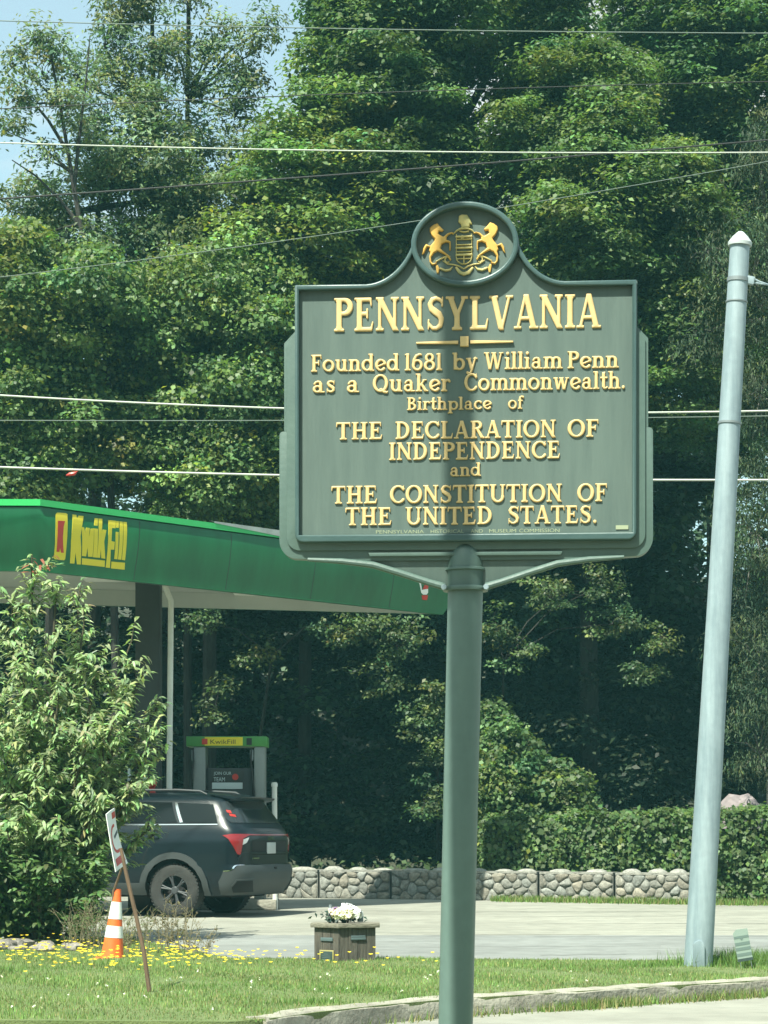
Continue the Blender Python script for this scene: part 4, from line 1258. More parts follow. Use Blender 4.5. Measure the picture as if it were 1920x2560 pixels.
# middle layer
mid = [(0, 512.5)] + crest[1:] + ogee + [(427.5, 708.5), (427.5, 824), (452, 853), (452, 1345)] + arcpts(418, 1343, 34, 34, 0, -90, 7) + [(0, 1377)]
def inset_layer(half, d, a, b, m, name, bev=.003):
    k = MB(); k.prism(mirror(half), a, b, fr)
    return k.build(name, M[m], marker, bevel=bev)
mid2 = [(0, 514)] + [(x*.992, v + (1.2 if v < 612 else 1)) for x, v in crest[1:]] + [(x-1.5, v+1.5) for x, v in ogee] + [(426, 710), (426, 826), (448, 856), (448, 1338)] + arcpts(416, 1340, 32, 34, 0, -90, 7) + [(0, 1375)]
inset_layer(mid2, 0, -.008, .001, 'signflange', 'middle_step')
# front step carrying the rim; it is a ring: rim outline with the recessed field
top_in = []
for x, v in [(0, 527)] + arcpts(0, 621, 122, 96, 90, 6, 14)[1:]: top_in.append((x, v))
og_in = []
for i in range(1, 15):
    t = i/14
    p0, p1, p2, p3 = (121, 615), (138, 668), (182, 722), (252, 724)
    og_in.append(tuple((1-t)**3*a + 3*(1-t)**2*t*b + 3*(1-t)*t*t*c + t**3*d for a, b, c, d in zip(p0, p1, p2, p3)))
rim_out = [(0, 515)] + [(x*.985, v + 2) for x, v in crest[1:]] + [(x-2.5, v+2.5) for x, v in ogee] + [(425, 711), (425, 1318)] + arcpts(405, 1336, 20, 20, 0, -90, 5) + [(0, 1356)]
rim_in = [(0, 527)] + top_in[1:] + og_in + [(415, 724), (415, 1337), (0, 1337)]
ro, ri = mirror(rim_out), mirror(rim_in)
def ring(loops, d0, d1, m, name, bev):
    return relief(name, loops, M[m], marker, d0, bev, d1)
# field plate
mbf = MB(); mbf.prism(mirror([(0, 520)] + [(x, v - 3) for x, v in top_in[1:]] + [(x + 3, v - 3) for x, v in og_in] + [(418, 721), (418, 1340), (0, 1340)]), -.0095, -.002, fr)
mbf.build('sign_face', M['signgreen'], marker)
relief('raised_rim', [ro, list(reversed(ri))], M['signrim'], marker, .0165, .005, -.0085)
# three mouldings under the field
def bar(v, half, r_, name):
    z = SZ(v)
    return z
# oval medallion: rim and recessed plate
def ell(rx, ry, cu=0, cv=617, n=56):
    return [((cu + rx*math.cos(2*math.pi*i/n))/SP, SZ(cv - ry*math.sin(2*math.pi*i/n))) for i in range(n)]
relief('medallion_rim', [ell(134, 106), ell(120, 91)], M['signrim'], marker, .027, .006, -.0085)
mbm = MB(); mbm.prism(ell(126, 98), -.0115, -.004, fr); mbm.build('medallion_plate', M['signgreen'], marker)

# lettering
def words(spec, v, cap, m='cream', depth=.0062, what='raised gold'):
    for txt, ua, ub in spec:
        x = 0; gs = []
        lo, hi = 1e9, -1e9
        for ch in txt:
            adv, cells = glyph_cells(ch)
            px = [p[0] + x for p in cells[0]]
            lo, hi = min(lo, min(px)), max(hi, max(px))
            gs.append((cells, x)); x += adv + .012
        k = (ub-ua)/SP/(hi-lo)
        parts = [(c, (lambda px, x=x: SX(ua) + (px + x - lo)*k), (lambda pz: SZ(v) + pz*cap/SP)) for c, x in gs]
        cells_mesh('raised_word', parts, M[m], marker, depth, -.0095, what + ' word ' + txt.strip('.'))
words([('PENNSYLVANIA', 835, 1501)], 827, 85)
words([('Founded', 777, 999), ('1681', 1012, 1106), ('by', 1131, 1194), ('William', 1210, 1406), ('Penn', 1418, 1545)], 927, 43)
words([('as', 781, 837), ('a', 867, 898), ('Quaker', 932, 1127), ('Commonwealth.', 1161, 1560)], 979.5, 44)
words([('Birthplace', 1018, 1230), ('of', 1270, 1310)], 1026, 32)
words([('THE', 840, 956), ('DECLARATION', 989, 1389), ('OF', 1418, 1495)], 1098, 44)
words([('INDEPENDENCE', 973, 1399)], 1150.5, 44)
words([('and', 1126, 1203)], 1192, 33)
words([('THE', 828, 943), ('CONSTITUTION', 975, 1404), ('OF', 1442, 1516)], 1258.5, 45)
words([('THE', 863, 979), ('UNITED', 1014, 1230), ('STATES.', 1271, 1490)], 1313, 45)
# divider with its block
dv = [[(SX(1041), SZ(856.5)), (SX(1146), SZ(854)), (SX(1146), SZ(862)), (SX(1041), SZ(860.5))],
      [(SX(1283), SZ(856.5)), (SX(1176), SZ(854)), (SX(1176), SZ(862)), (SX(1283), SZ(860.5))]]
relief('divider_bar', dv, M['cream'], marker, .008, .0012, -.0095)
relief('divider_block', [[(SX(1151), SZ(844)), (SX(1172), SZ(844)), (SX(1172), SZ(869)), (SX(1151), SZ(869))]], M['cream'], marker, .011, .002, -.0095)
for txt, ua, ub in (('PENNSYLVANIA', 940, 1060), ('HISTORICAL', 1077, 1160), ('AND', 1177, 1207), ('MUSEUM', 1223, 1290), ('COMMISSION', 1298, 1398)):
    text_mesh('small_lettering', txt, M['palegold'], marker, 9/SP, (SX(ua), -.0102, SZ(1333.5)), (ub-ua)/SP)
mbx = MB().box((SX(1553), -.0105, SZ(1323)), (31/SP, .003, 10/SP)).build('date_tab', M['palegold'], marker)

# coat of arms
def zz(p): return ((1000 + p[0]/5.184), (500 + p[1]/5.184))
def zs(p):
    u, v = zz(p); return (SX(u), SZ(v))
HO = 828.0
horse_body = [(490, 312), (512, 345), (545, 378), (570, 402), (552, 422), (510, 415), (498, 452), (545, 480), (606, 505), (602, 556), (545, 585), (528, 640), (470, 684), (405, 712), (378, 668), (398, 602), (446, 545), (456, 518), (414, 474), (384, 412), (390, 368), (440, 328)]
def q5(p): return (p[0]/100, -p[1]/100)
hb = U(d_poly([q5(p) for p in horse_body]),
       d_line([q5(p) for p in [(575, 505), (622, 458), (665, 440), (695, 448)]], [.36, .22, .16, .14]),
       d_line([q5(p) for p in [(580, 540), (648, 556), (652, 610), (650, 660)]], [.36, .22, .18, .18]),
       d_line([q5(p) for p in [(500, 650), (560, 690), (625, 735), (655, 785)]], [.5, .28, .2, .22]),
       d_line([q5(p) for p in [(425, 680), (392, 750), (398, 815), (425, 845), (470, 832)]], [.5, .26, .24, .26, .18]),
       d_line([q5(p) for p in [(392, 615), (345, 600), (322, 640), (308, 690), (292, 712)]], [.16, .34, .36, .22, .08]))
scroll = U(d_line([q5(p) for p in [(470, 806), (540, 768), (610, 738), (650, 740)]], [.16, .2, .2, .12]),
           d_arc(6.20, -7.85, .34, .34, 20, 300, .16, .14),
           d_line([q5(p) for p in [(560, 800), (620, 840), (700, 850), (770, 872), (826, 905)]], [.12, .16, .18, .18, .18]),
           d_line([q5(p) for p in [(530, 900), (590, 925), (650, 915), (680, 880)]], [.3, .34, .28, .12]))
stub = d_line([q5(p) for p in [(482, 868), (492, 905), (492, 948)]], [.34, .44, .30])
def seal(f, name, m, d, mirror_=True, b=.14, box=(2.6, -10.2, 9.8, -1.8), step=.055):
    cells = relief_cells(f, *box, step, b)
    X0 = SX(zz((HO, 0))[0])
    fz = lambda z: zs((0, -z*100))[1]
    cells_mesh(name, [(cells, lambda x: zs((x*100, 0))[0], fz)], M[m], marker, d, -.0115)
    if mirror_:
        cells_mesh(name, [(cells, lambda x: 2*X0 - zs((x*100, 0))[0], fz)], M[m], marker, d, -.0115)
seal(hb, 'horse_supporter', 'gold', .010)
seal(U(stub), 'scroll_foot', 'gold', .006)
seal(scroll, 'ribbon_scroll', 'tarnish', .006)
shield = U(*[d_seg(7.32 + i, -v, 9.32 - i, -v, w_) for v, w_, i in ((4.9, .26, .02), (5.25, .12, 0), (5.95, .16, 0), (6.35, .26, 0), (6.85, .14, .02), (7.25, .30, .04), (7.75, .14, .08))],
           d_arc(8.32, -7.6, .98, .85, 180, 360, .16, .16), d_seg(7.32, -4.6, 7.32, -7.6, .12), d_seg(9.32, -4.6, 9.32, -7.6, .12), d_seg(8.3, -7.2, 8.3, -8.3, .16),
           d_line([q5(p) for p in [(690, 455), (740, 410), (790, 385), (880, 385), (935, 410), (975, 450)]], [.12, .2, .24, .24, .2, .12]),
           d_line([q5(p) for p in [(780, 420), (830, 432), (890, 422)]], [.16, .2, .16]), d_arc(8.1, -4.95, .22, .18, 0, 360, .10, .10))
seal(shield, 'shield', 'tarnish', .008, False)
eagle = U(d_poly([q5(p) for p in [(765, 225), (800, 205), (870, 208), (900, 250), (932, 318), (938, 335), (905, 330), (905, 372), (800, 378), (790, 330), (758, 300)]]))
seal(eagle, 'eagle_crest', 'tarnish', .009, False)
seal(U(d_line([q5(p) for p in [(735, 895), (775, 950), (830, 975), (890, 955), (940, 900)]], [.34, .46, .46, .46, .34])), 'motto_ribbon', 'tarnish', .006, False)

# gusset, boss, collar and post
gus = [(0, 1396), (300, 1399), (262, 1404), (180, 1425), (110, 1450), (58, 1466), (0, 1468)]
mb = MB(); mb.prism(mirror(gus), .008, .034, fr); mb.build('gusset_plate', M['signgreen'], marker, bevel=.002)
for s_ in (-1, 1):
    pts = [Vector((s_*x/SP, -.004, SZ(v))) for x, v in ((395, 1396), (310, 1401), (230, 1411), (150, 1436), (90, 1456), (52, 1467))]
    mb = MB()
    for a, b in zip(pts[:-1], pts[1:]):
        pass
    mb.tube(pts, [.006, .0095, .011, .011, .011, .012], 10)
    mb.build('brace', M['signflange'], marker)
mb = MB()
mb.prism([(-.305, SZ(1381)), (.305, SZ(1381)), (.30, SZ(1390)), (-.30, SZ(1390))], -.012, .002, fr)
mb.build('lower_moulding', M['signflange'], marker, bevel=.002)
cx = 0.0; cyp = .03
def pr(v): return SZ(v)
mb = MB()
mb.lathe([(.0, pr(1352)), (.020, pr(1353)), (.038, pr(1360)), (.050, pr(1374)), (.057, pr(1394)), (.0595, pr(1417)), (.066, pr(1419)), (.067, pr(1424)), (.061, pr(1427)), (.0595, pr(1446)), (.0595, pr(1464)), (.0705, pr(1465)), (.0725, pr(1470)), (.0705, pr(1476)), (.0, pr(1476))], 36, (cx, cyp, 0), cap=False)
mb.build('collar', M['signflange'], marker)
for s_ in (-1, 1):
    mb = MB()
    mb.lathe([(0, -.016), (.008, -.016), (.0095, -.011), (.0095, 0), (0, 0)], 8, (s_*.066, -.016, pr(1470)), axis='y', cap=False)
    mb.build('collar_bolt', M['galv'], marker)
mb = MB()
mb.tube([(-.047, cyp, -.35), (-.031, cyp, .66), (-.0005, cyp, SZ(1474))], [.0545, .0545, .0555], 40)
mb.build('post', M['post'], marker, smooth=50)

# ------------------------------------------------------------------ grey pole
yp = 21.6
pb = PX(1745, 2420, yp); ptp = PX(1851, 590, yp)
gp = thing('utility_pole', 'tall leaning grey steel pole with a domed cap, right of the marker', 'pole', (pb.x, yp, 0.0))
def pole_at(v):
    t = (2420 - v)/(2420 - 590)
    return Vector((0, 0, 0)).lerp(ptp - Vector((pb.x, yp, 0)), t)
mb = MB()
rs = []
pts = []
for v in np.linspace(2425, 600, 14):
    pts.append(pole_at(v)); rs.append(.135 - (.135 - .092)*(2420 - v)/1830)
mb.tube(pts, rs, 32)
mb.build('shaft', M['galv'], gp, smooth=50)
ax = (pole_at(590) - pole_at(700)).normalized()
q = ax.to_track_quat('Z', 'Y').to_matrix()
def polelathe(name, prof, v, m, n=32):
    k = MB(); k.lathe(prof, n, (0, 0, 0))
    c = pole_at(v)
    k.v = [tuple(q @ Vector(p) + c) for p in k.v]
    return k.build(name, M[m], gp)
M['polecap'] = mat('pale_cap_paint', (0.42, 0.46, 0.46), 0.5)
polelathe('pole_cap', [(.095, -.03), (.112, -.03), (.114, 0), (.106, .012), (.075, .055), (.040, .090), (.022, .105), (0, .108)], 607, 'polecap')
polelathe('pole_band', [(.098, -.018), (.103, -.018), (.103, .018), (.098, .018)], 700, 'galvdark')
polelathe('pole_band', [(.1085, -.010), (.112, -.010), (.112, .010), (.1085, .010)], 1058, 'galvdark')
polelathe('pole_band', [(.103, -.006), (.1045, -.006), (.1045, .006), (.103, .006)], 755, 'galvdark')
mb = MB()
hp = [(-.052, 0)] + [(.052*math.cos(R(a)), .20 + .055*math.sin(R(a))) for a in range(180, -1, -15)] + [(.052, 0)]
mb.prism([(x - .01, z + .01) for x, z in hp], -.155, -.11, lambda x, z, d: Vector((x, d, z)))
mb.build('handhole_cover', M['galv'], gp, bevel=.004)
for s_ in (-1, 1):
    pass
# clamp and stay
cp = pole_at(700)
mb = MB(); mb.box(cp + Vector((.115, -.02, -.01)), (.07, .06, .075), Matrix.Rotation(.2, 3, 'Y')); mb.build('clamp', M['galv'], gp, bevel=.006)
st = MB()
cw = cp + Vector((pb.x, yp, 0))
p0 = cw + Vector((.14, -.02, -.01)); p1 = PX(1920, 712, yp) ; p2 = PX(2500, 790, yp + 1.5); p3 = PX(4200, 960, yp + 5)
st.tube([p0 + Vector((0, 0, .018)), p0 + Vector((.06, 0, -.012)), p1], .011, 8)
st.tube([p0 - Vector((0, 0, .02)), p0 + Vector((.07, 0, -.03)), p1], .009, 8)
st.tube([p1, p2, p3], .010, 8)
tag(st.build('stay_cable', M['galv']), 'short steel stay running right from the clamp on the grey pole', 'cable')

# ------------------------------------------------------------------ overhead cables
def cable(label, pts, y0, y1, rad, m, name='overhead_cable'):
    us = [p[0] for p in pts]; vs = [p[1] for p in pts]
    co = np.polyfit(us, vs, min(2, len(pts) - 1))
    P = []
    for u in np.linspace(-1800, 3900, 58):
        yy = y0 + (y1 - y0) * (u + 1800)/5700
        P.append(PX(u, float(np.polyval(co, u)), yy))
    mb = MB(); mb.tube(P, rad, 6)
    return tag(mb.build(name, M[m], smooth=80), label, 'cable', 'cables strung across the view')
cable('thin pale cable nearest the top edge, crossing the crowns', [(0, 52), (770, 70), (1920, 83)], 25, 25, 0.0055, 'cablegrey')
cable('bright cable passing just above the marker crest', [(0, 357), (960, 378), (1920, 381)], 25, 25, 0.0072, 'cable')
cable('thick black cable sloping up to the right across the tree crowns', [(0, 497), (960, 428), (1540, 382), (1920, 350)], 26, 30, 0.0107, 'cabledark')
cable('thin dark cable above the bright one, high in the left crowns', [(0, 272), (405, 253), (960, 231)], 27, 29, 0.0059, 'cabledark')
cable('faint grey cable rising behind the marker crest', [(0, 693), (720, 600), (960, 565), (1330, 507), (1500, 478)], 26, 30, 0.0050, 'cablegrey')
cable('bright cable level with the middle of the marker', [(0, 988), (715, 1022), (1625, 1030), (1920, 1028)], 25, 25, 0.0107, 'cable')
cable('thin grey cable running close under the middle bright one', [(0, 1051), (330, 1052), (715, 1051), (1920, 1040)], 25.3, 25.3, 0.0052, 'cablegrey')
lowc = cable('lowest bright cable, just above the canopy, with a red tag on it', [(0, 1168), (700, 1188), (1640, 1200), (1920, 1200)], 25, 25, 0.0122, 'cable')
# red tag
tp = PX(178, 1186, 25)
mb = MB(); mb.tube([tp + Vector((-.055, 0, -.012)), tp + Vector((-.02, 0, 0)), tp + Vector((.03, 0, .008)), tp + Vector((.055, 0, .02))], [.006, .02, .022, .012], 8)
mb.tube([tp + Vector((.05, 0, .02)), PX(196, 1176, 25)], .006, 6)
tag(mb.build('cable_tag', M['red']), 'small red tag hanging from the lowest bright cable', 'tag')
# slender pole standing outside the left edge: it throws the upright shadow on the marker
ms = 2.45
shx = (1163 - 960)/SP - .018 - math.sin(R(SUN_AZ))*ms
shy = DS - math.cos(R(SUN_AZ))*ms
sl = thing('lamp_post', 'slender dark steel post on the near verge, left of the marker', 'post', (shx, shy, 0))
lz = 2.62 + ms*math.tan(R(SUN_EL))
mb = MB(); mb.tube([(.021*(lz + .3), 0, -.3), (.021*(lz - 8.8), 0, 8.8)], [.045, .045], 16); mb.build('shaft', M['galvdark'], sl)
mb = MB(); mb.lathe([(.12, 0), (.12, .03), (.05, .06), (.046, .1)], 16, (.021*lz, 0, 0)); mb.build('base_plate', M['galvdark'], sl)

# ------------------------------------------------------------------ filling station canopy
zb = 4.755; Hf = .94
A = Vector((PX(100, 0, 30).x, 30)); B = Vector((1.34, 36.33))
Cc = Vector((-13.0, 32.6)); Dd = Vector((-13.0, 29.78))
foot = [A, B, Cc, Dd]
def inset(poly, d):
    n = len(poly); o = []
    for i in range(n):
        p0, p1, p2 = poly[i-1], poly[i], poly[(i+1) % n]
        e1 = (p1-p0).normalized(); e2 = (p2-p1).normalized()
        n1 = Vector((-e1.y, e1.x)); n2 = Vector((-e2.y, e2.x))
        bis = (n1+n2); k = d*2/max(bis.length_squared, .2)
        o.append(p1 + bis*k)
    return o
cl = (-5.5, 32.3, 0.0)
can = thing('fuel_canopy', 'green filling station canopy with yellow lettering on its long face', 'canopy', cl)
def loops_mesh(prof, name, m, cap0=False, cap1=False, smooth=30):
    mb = MB(); vs = []; fs = []
    for d, z in prof:
        vs += [(p.x, p.y, zb + z) for p in inset(foot, d)]
    for j in range(len(prof)-1):
        for i in range(4):
            i2 = (i+1) % 4
            fs.append((j*4+i, j*4+i2, (j+1)*4+i2, (j+1)*4+i))
    if cap0: fs.append((3, 2, 1, 0))
    if cap1: fs.append(tuple((len(prof)-1)*4 + i for i in range(4)))
    mb.add(vs, fs)
    return mb.build(name, M[m], can, cl, smooth=smooth)
loops_mesh([(0.045, .845), (.012, .83), (.004, .76), (.004, .69), (.012, .60), (.028, .48), (.05, .36), (.078, .24), (.105, .13), (.125, .04), (.13, 0), (.20, 0)], 'fascia', 'fascia', smooth=50)
loops_mesh([(.045, .846), (-.012, .846), (-.012, .93), (.05, .93), (.05, .88)], 'fascia_trim', 'fasciatop')
loops_mesh([(.202, 0.0), (.21, .0), (.21, .235)], 'inner_lip', 'soffit')
loops_mesh([(.21, .236), (.211, .238)], 'soffit', 'soffit', cap1=True)
loops_mesh([(.051, .90), (.30, .955), (.9, .97)], 'roof_deck', 'flash', cap1=True)
# long face frame
e = (B - A).normalized(); nrm = Vector((e.y, -e.x))
LF = (B - A).length
def face_pt(s, z, off=0.0):
    """s metres along the long face from the near corner, z above the canopy bottom, following the curved profile"""
    pr_ = [(.13, 0), (.125, .04), (.105, .13), (.078, .24), (.05, .36), (.028, .48), (.012, .60), (.004, .69), (.004, .76), (.012, .83)]
    d = pr_[-1][0]
    for (d0, z0), (d1, z1) in zip(pr_[:-1], pr_[1:]):
        if z <= z1: d = d0 + (d1-d0)*max(0, (z-z0))/(z1-z0); break
    p = A + e*s + nrm*(off - d)
    return Vector((p.x, p.y, zb + z))
def img_to_face(u, v):
    """picture position -> (s, z) on the long face, solved along the ray"""
    k = (u-960)/F
    # x = k*y ; A + e*s
    s = (k*A.y - A.x)/(e.x - k*e.y)
    for _ in range(6):
        y = A.y + e.y*s
        z = ZC + (HV-v)/F*y - zb
        p = face_pt(s, min(max(z, 0), .83))
        off = p - Vector((A.x + e.x*s, A.y + e.y*s, p.z))
        s = (k*(A.y + off.y) - (A.x + off.x))/(e.x - k*e.y)
    return s, z
def zoomface(p): return img_to_face(100 + p[0]/5.53, 1260 + p[1]/5.53)
def decal(name, polys, m, off=.006, label=None, parent=can):
    V = []; Fc = []
    bmx = bmesh.new()
    for poly in polys:
        pts = [zoomface(p) for p in poly]
        vs = [bmx.verts.new((s, 0, z)) for s, z in pts]
        bmx.faces.new(vs)
    for zc in np.arange(.06, .9, .06):
        bmesh.ops.bisect_plane(bmx, geom=bmx.verts[:]+bmx.edges[:]+bmx.faces[:], plane_co=(0, 0, zc), plane_no=(0, 0, 1))
    r = bmesh.ops.extrude_face_region(bmx, geom=bmx.faces[:])
    top = {g_ for g_ in r['geom'] if isinstance(g_, bmesh.types.BMVert)}
    for v_ in bmx.verts:
        p = face_pt(v_.co.x, v_.co.z, off if v_ in top else .0005)
        v_.co = p - Vector(cl)
    bmesh.ops.recalc_face_normals(bmx, faces=bmx.faces)
    me = bpy.data.meshes.new(name); bmx.to_mesh(me); bmx.free()
    me.materials.append(M[m])
    o = link(bpy.data.objects.new(name, me)); o.parent = parent
    if label: o['label'] = label
    return o
decal('logo_badge', [[(222, 128), (240, 118), (352, 126), (378, 140), (376, 170), (345, 752), (330, 770), (200, 755), (188, 740), (214, 150)]], 'yellow', .006)
decal('logo_letter', [[(243, 230), (340, 236), (322, 310), (312, 450), (314, 560), (322, 670), (288, 668), (272, 600), (262, 658), (224, 655), (238, 450)]], 'red', .010)
decal('sign_letter', [[(445, 145), (498, 150), (508, 200), (530, 160), (598, 166), (575, 320), (556, 450), (566, 600), (560, 828), (508, 825), (488, 660), (472, 815), (412, 812), (428, 500)]], 'yellow', label='large yellow letter K')
decal('sign_letter', [[(576, 318), (606, 322), (622, 400), (636, 325), (684, 332), (672, 470), (700, 340), (742, 335), (722, 725), (662, 722), (654, 590), (634, 718), (578, 712)]], 'yellow', label='yellow letter w')
decal('sign_letter', [[(748, 338), (798, 342), (782, 735), (728, 728)]], 'yellow', label='stem of the yellow letter i')
decal('sign_letter', [[(752, 195), (798, 198), (792, 300), (746, 296)]], 'yellow', label='square dot of the yellow letter i')
decal('sign_letter', [[(806, 200), (858, 204), (846, 420), (862, 352), (914, 360), (884, 520), (898, 750), (846, 742), (836, 620), (826, 738), (784, 734)]], 'yellow', label='yellow letter k')
decal('sign_letter', [[(940, 222), (1046, 232), (1040, 336), (992, 330), (984, 512), (1030, 520), (1022, 628), (974, 626), (964, 876), (906, 870)]], 'yellow', label='large yellow letter F')
decal('sign_letter', [[(1052, 236), (1088, 238), (1082, 330), (1048, 326)]], 'yellow', label='square dot of the second yellow letter i')
decal('sign_letter', [[(1046, 384), (1082, 388), (1066, 758), (1024, 754)]], 'yellow', label='stem of the second yellow letter i')
decal('sign_letter', [[(1096, 240), (1140, 244), (1120, 764), (1074, 760)]], 'yellow', label='first yellow letter l')
decal('sign_letter', [[(1148, 246), (1196, 250), (1172, 772), (1128, 766)]], 'yellow', label='last yellow letter l')
decal('underline_bar', [[(580, 742), (894, 776), (890, 862), (576, 828)]], 'yellow', label='long yellow bar under the first word')
decal('underline_bar', [[(986, 790), (1172, 806), (1166, 900), (980, 882)]], 'yellow', label='short yellow bar under the second word')
# red, white emblem on the far end of the face
def eface(p): return (100 + 0, 0)
def zoomface2(p): return img_to_face(980 + p[0]/11.85, 1420 + p[1]/11.85)
_old = zoomface
zoomface = zoomface2
decal('end_emblem', [[(770, 345), (830, 350), (880, 640), (1060, 610), (1062, 720), (1020, 780), (920, 780), (860, 720), (820, 500)]], 'white', .006, 'white hooked emblem at the far end of the face')
decal('end_emblem', [[(960, 500), (1080, 490), (1062, 606), (900, 630)]], 'red', .006, 'red patch of the emblem')
decal('end_emblem', [[(870, 800), (1060, 800), (1030, 940), (900, 930)]], 'red', .006, 'lower red patch of the emblem')
zoomface = _old
# flashing along the back half of the long face's upper edge
mb = MB()
for k in range(12):
    s0 = LF*(.36 + .64*k/12); s1 = LF*(.36 + .64*(k+1)/12)
    dz = min(1, k/4.0)
    h0 = .93 + .004; 
    p = [A + e*s0 + nrm*.02, A + e*s1 + nrm*.02]
    z0 = zb + .93 - .09*min(1, k/4); z1 = zb + .93 - .09*min(1, (k+1)/4)
    mb.add([(p[0].x, p[0].y, z0), (p[1].x, p[1].y, z1), (p[1].x, p[1].y, zb + .955), (p[0].x, p[0].y, zb + .955)], [(0, 1, 2, 3)])
    pi = [A + e*s0 - nrm*.10, A + e*s1 - nrm*.10]
    mb.add([(p[0].x, p[0].y, zb + .955), (p[1].x, p[1].y, zb + .955), (pi[1].x, pi[1].y, zb + .972), (pi[0].x, pi[0].y, zb + .972)], [(0, 1, 2, 3)])
mb.build('edge_flashing', M['flash'], can, cl, smooth=0)
for k in range(1, 5):
    s0 = LF*k/5
    mb = MB()
    zz_ = [.02, .13, .24, .36, .48, .60, .69, .76, .82]
    pts = [face_pt(s0, z, .0015) for z in zz_]; pts2 = [face_pt(s0 + .012, z, .0015) for z in zz_]
    mb.add(pts + pts2, [(i, i + 1, i + 1 + len(zz_), i + len(zz_)) for i in range(len(zz_) - 1)])
    mb.build('fascia_joint', M['column'], can, cl, smooth=0)
# flush lights
for (x, y) in ((-4.05, 33.0), (-2.0, 35.1), (-6.6, 31.6), (-9.5, 31.4)):
    mb = MB(); mb.box((x, y, zb + .222), (.62, .62, .026)); mb.build('soffit_light', M['lens'], can, cl, bevel=.005)
# columns
for x, y in ((-3.47, 33.6), (-8.4, 32.2)):
    mb = MB(); mb.box((x, y, (zb + .237 + .10)/2), (.36, .36, zb + .137)); mb.box((x, y, .30), (.44, .44, .30))
    mb.build('column', M['column'], can, cl, bevel=.01)
# drain pipe
dx = PX(428, 0, 33.4).x
mb = MB()
mb.tube([(dx - .10, 33.4, zb + .20), (dx - .05, 33.4, zb + .05), (dx - .005, 33.4, zb - .05), (dx - .005, 33.4, zb - .2), (dx - .035, 33.4, 1.2), (dx - .04, 33.4, .2)], .043, 14)
mb.build('drain_pipe', M['pipe'], can, cl)

# ------------------------------------------------------------------ fuel pump
py = 34.3; pcx = PX(570, 0, py).x; gz = G(py)
pump = thing('fuel_pump', 'fuel pump with green and yellow top band, two grey side posts, behind the car', 'fuel pump', (pcx, py, gz))
pm = F/py
def pz(v): return ZC + (HV - v)/pm - gz
MB().box((0, 0, .075), (1.5, 1.0, .15)).build('plinth', M['kerb'], pump, bevel=.02)
MB().box((0, 0, (pz(1868)+pz(1843))/2), (200/pm, .62, 25/pm)).build('top_band', M['pumpgreen'], pump, bevel=.008)
MB().box((PX(563, 0, py).x - pcx, -.314, (pz(1868)+pz(1843))/2), (94/pm, .006, 21/pm)).build('yellow_panel', M['yellow'], pump)
MB().box((PX(516, 0, py).x - pcx, -.319, pz(1856)), (14/pm, .004, 14/pm)).build('logo_patch', M['red'], pump)
text_mesh('band_text', 'KwikFill', M['pumpdark'], pump, 11/pm, (PX(530, 0, py).x - pcx, -.319, pz(1862)), 62/pm)
MB().box((PX(626, 0, py).x - pcx, -.314, pz(1856)), (13/pm, .004, 17/pm)).build('grade_number', M['pumpdark'], pump)
for uc, ww in ((502, 30), (651, 26)):
    MB().box((PX(uc, 0, py).x - pcx, -.02, (pz(1868)+.15)/2), (ww/pm, .52, pz(1868)-.151)).build('side_post', M['pumpgrey'], pump, bevel=.012)
MB().box((PX(576, 0, py).x - pcx, .06, (1.62+.15)/2 + .28), (116/pm, .40, 1.9)).build('cabinet', M['pumpdark'], pump, bevel=.01)
MB().box((PX(570, 0, py).x - pcx, -.148, pz(1965)), (76/pm, .012, 16/pm)).build('pale_strip', M['label'], pump, bevel=.003)
MB().box((PX(570, 0, py).x - pcx, -.146, pz(1940)), (80/pm, .012, 30/pm)).build('notice_panel', M['column'], pump, bevel=.003)
text_mesh('notice_text', 'JOIN OUR', M['label'], pump, 10/pm, (PX(536, 0, py).x - pcx, -.1535, pz(1940)), 44/pm)
text_mesh('notice_text', 'TEAM', M['label'], pump, 10/pm, (PX(536, 0, py).x - pcx, -.1535, pz(1954)), 28/pm)
mb = MB().lathe([(0, 0), (8/pm, 0), (8/pm, .004), (0, .004)], 16, (PX(590, 0, py).x - pcx, -.157, pz(1943)), axis='y', cap=False); mb.build('red_spot', M['red'], pump)
for s_, ub in ((-1, 487), (1, 632)):
    x = PX(ub, 0, py).x - pcx
    pts = [Vector((x, -.30, pz(1872))), Vector((x - s_*.01, -.34, pz(1905))), Vector((x + s_*.02, -.33, pz(1950))), Vector((x + s_*.05, -.30, pz(2000))), Vector((x + s_*.10, -.28, .6)), Vector((x + s_*.05, -.28, .35))]
    mb = MB(); mb.tube(pts, .014, 8); mb.build('hose', M['rubber'], pump)
    mb = MB(); mb.box((x, -.285, pz(1890)), (.05, .05, .16)); mb.build('nozzle', M['galvdark'], pump, bevel=.008)
# pipe bollard
bp_ = PX(686, 0, 34.0); gzb = G(34.0)
bo = thing('pipe_post', 'thin pale pipe post standing right of the fuel pump', 'post', (bp_.x, 34.0, gzb))
mb = MB(); mb.tube([(.012, 0, -.05), (0, 0, ZC + (HV-1962)/F*34 - gzb)], .040, 14); mb.build('shaft', M['pipe'], bo)
zt_ = ZC + (HV-1962)/F*34 - gzb
mb = MB(); mb.lathe([(.048, zt_ - .03), (.050, zt_ + .01), (.038, zt_ + .035), (0, zt_ + .04)], 14); mb.build('cap', M['pipe'], bo)
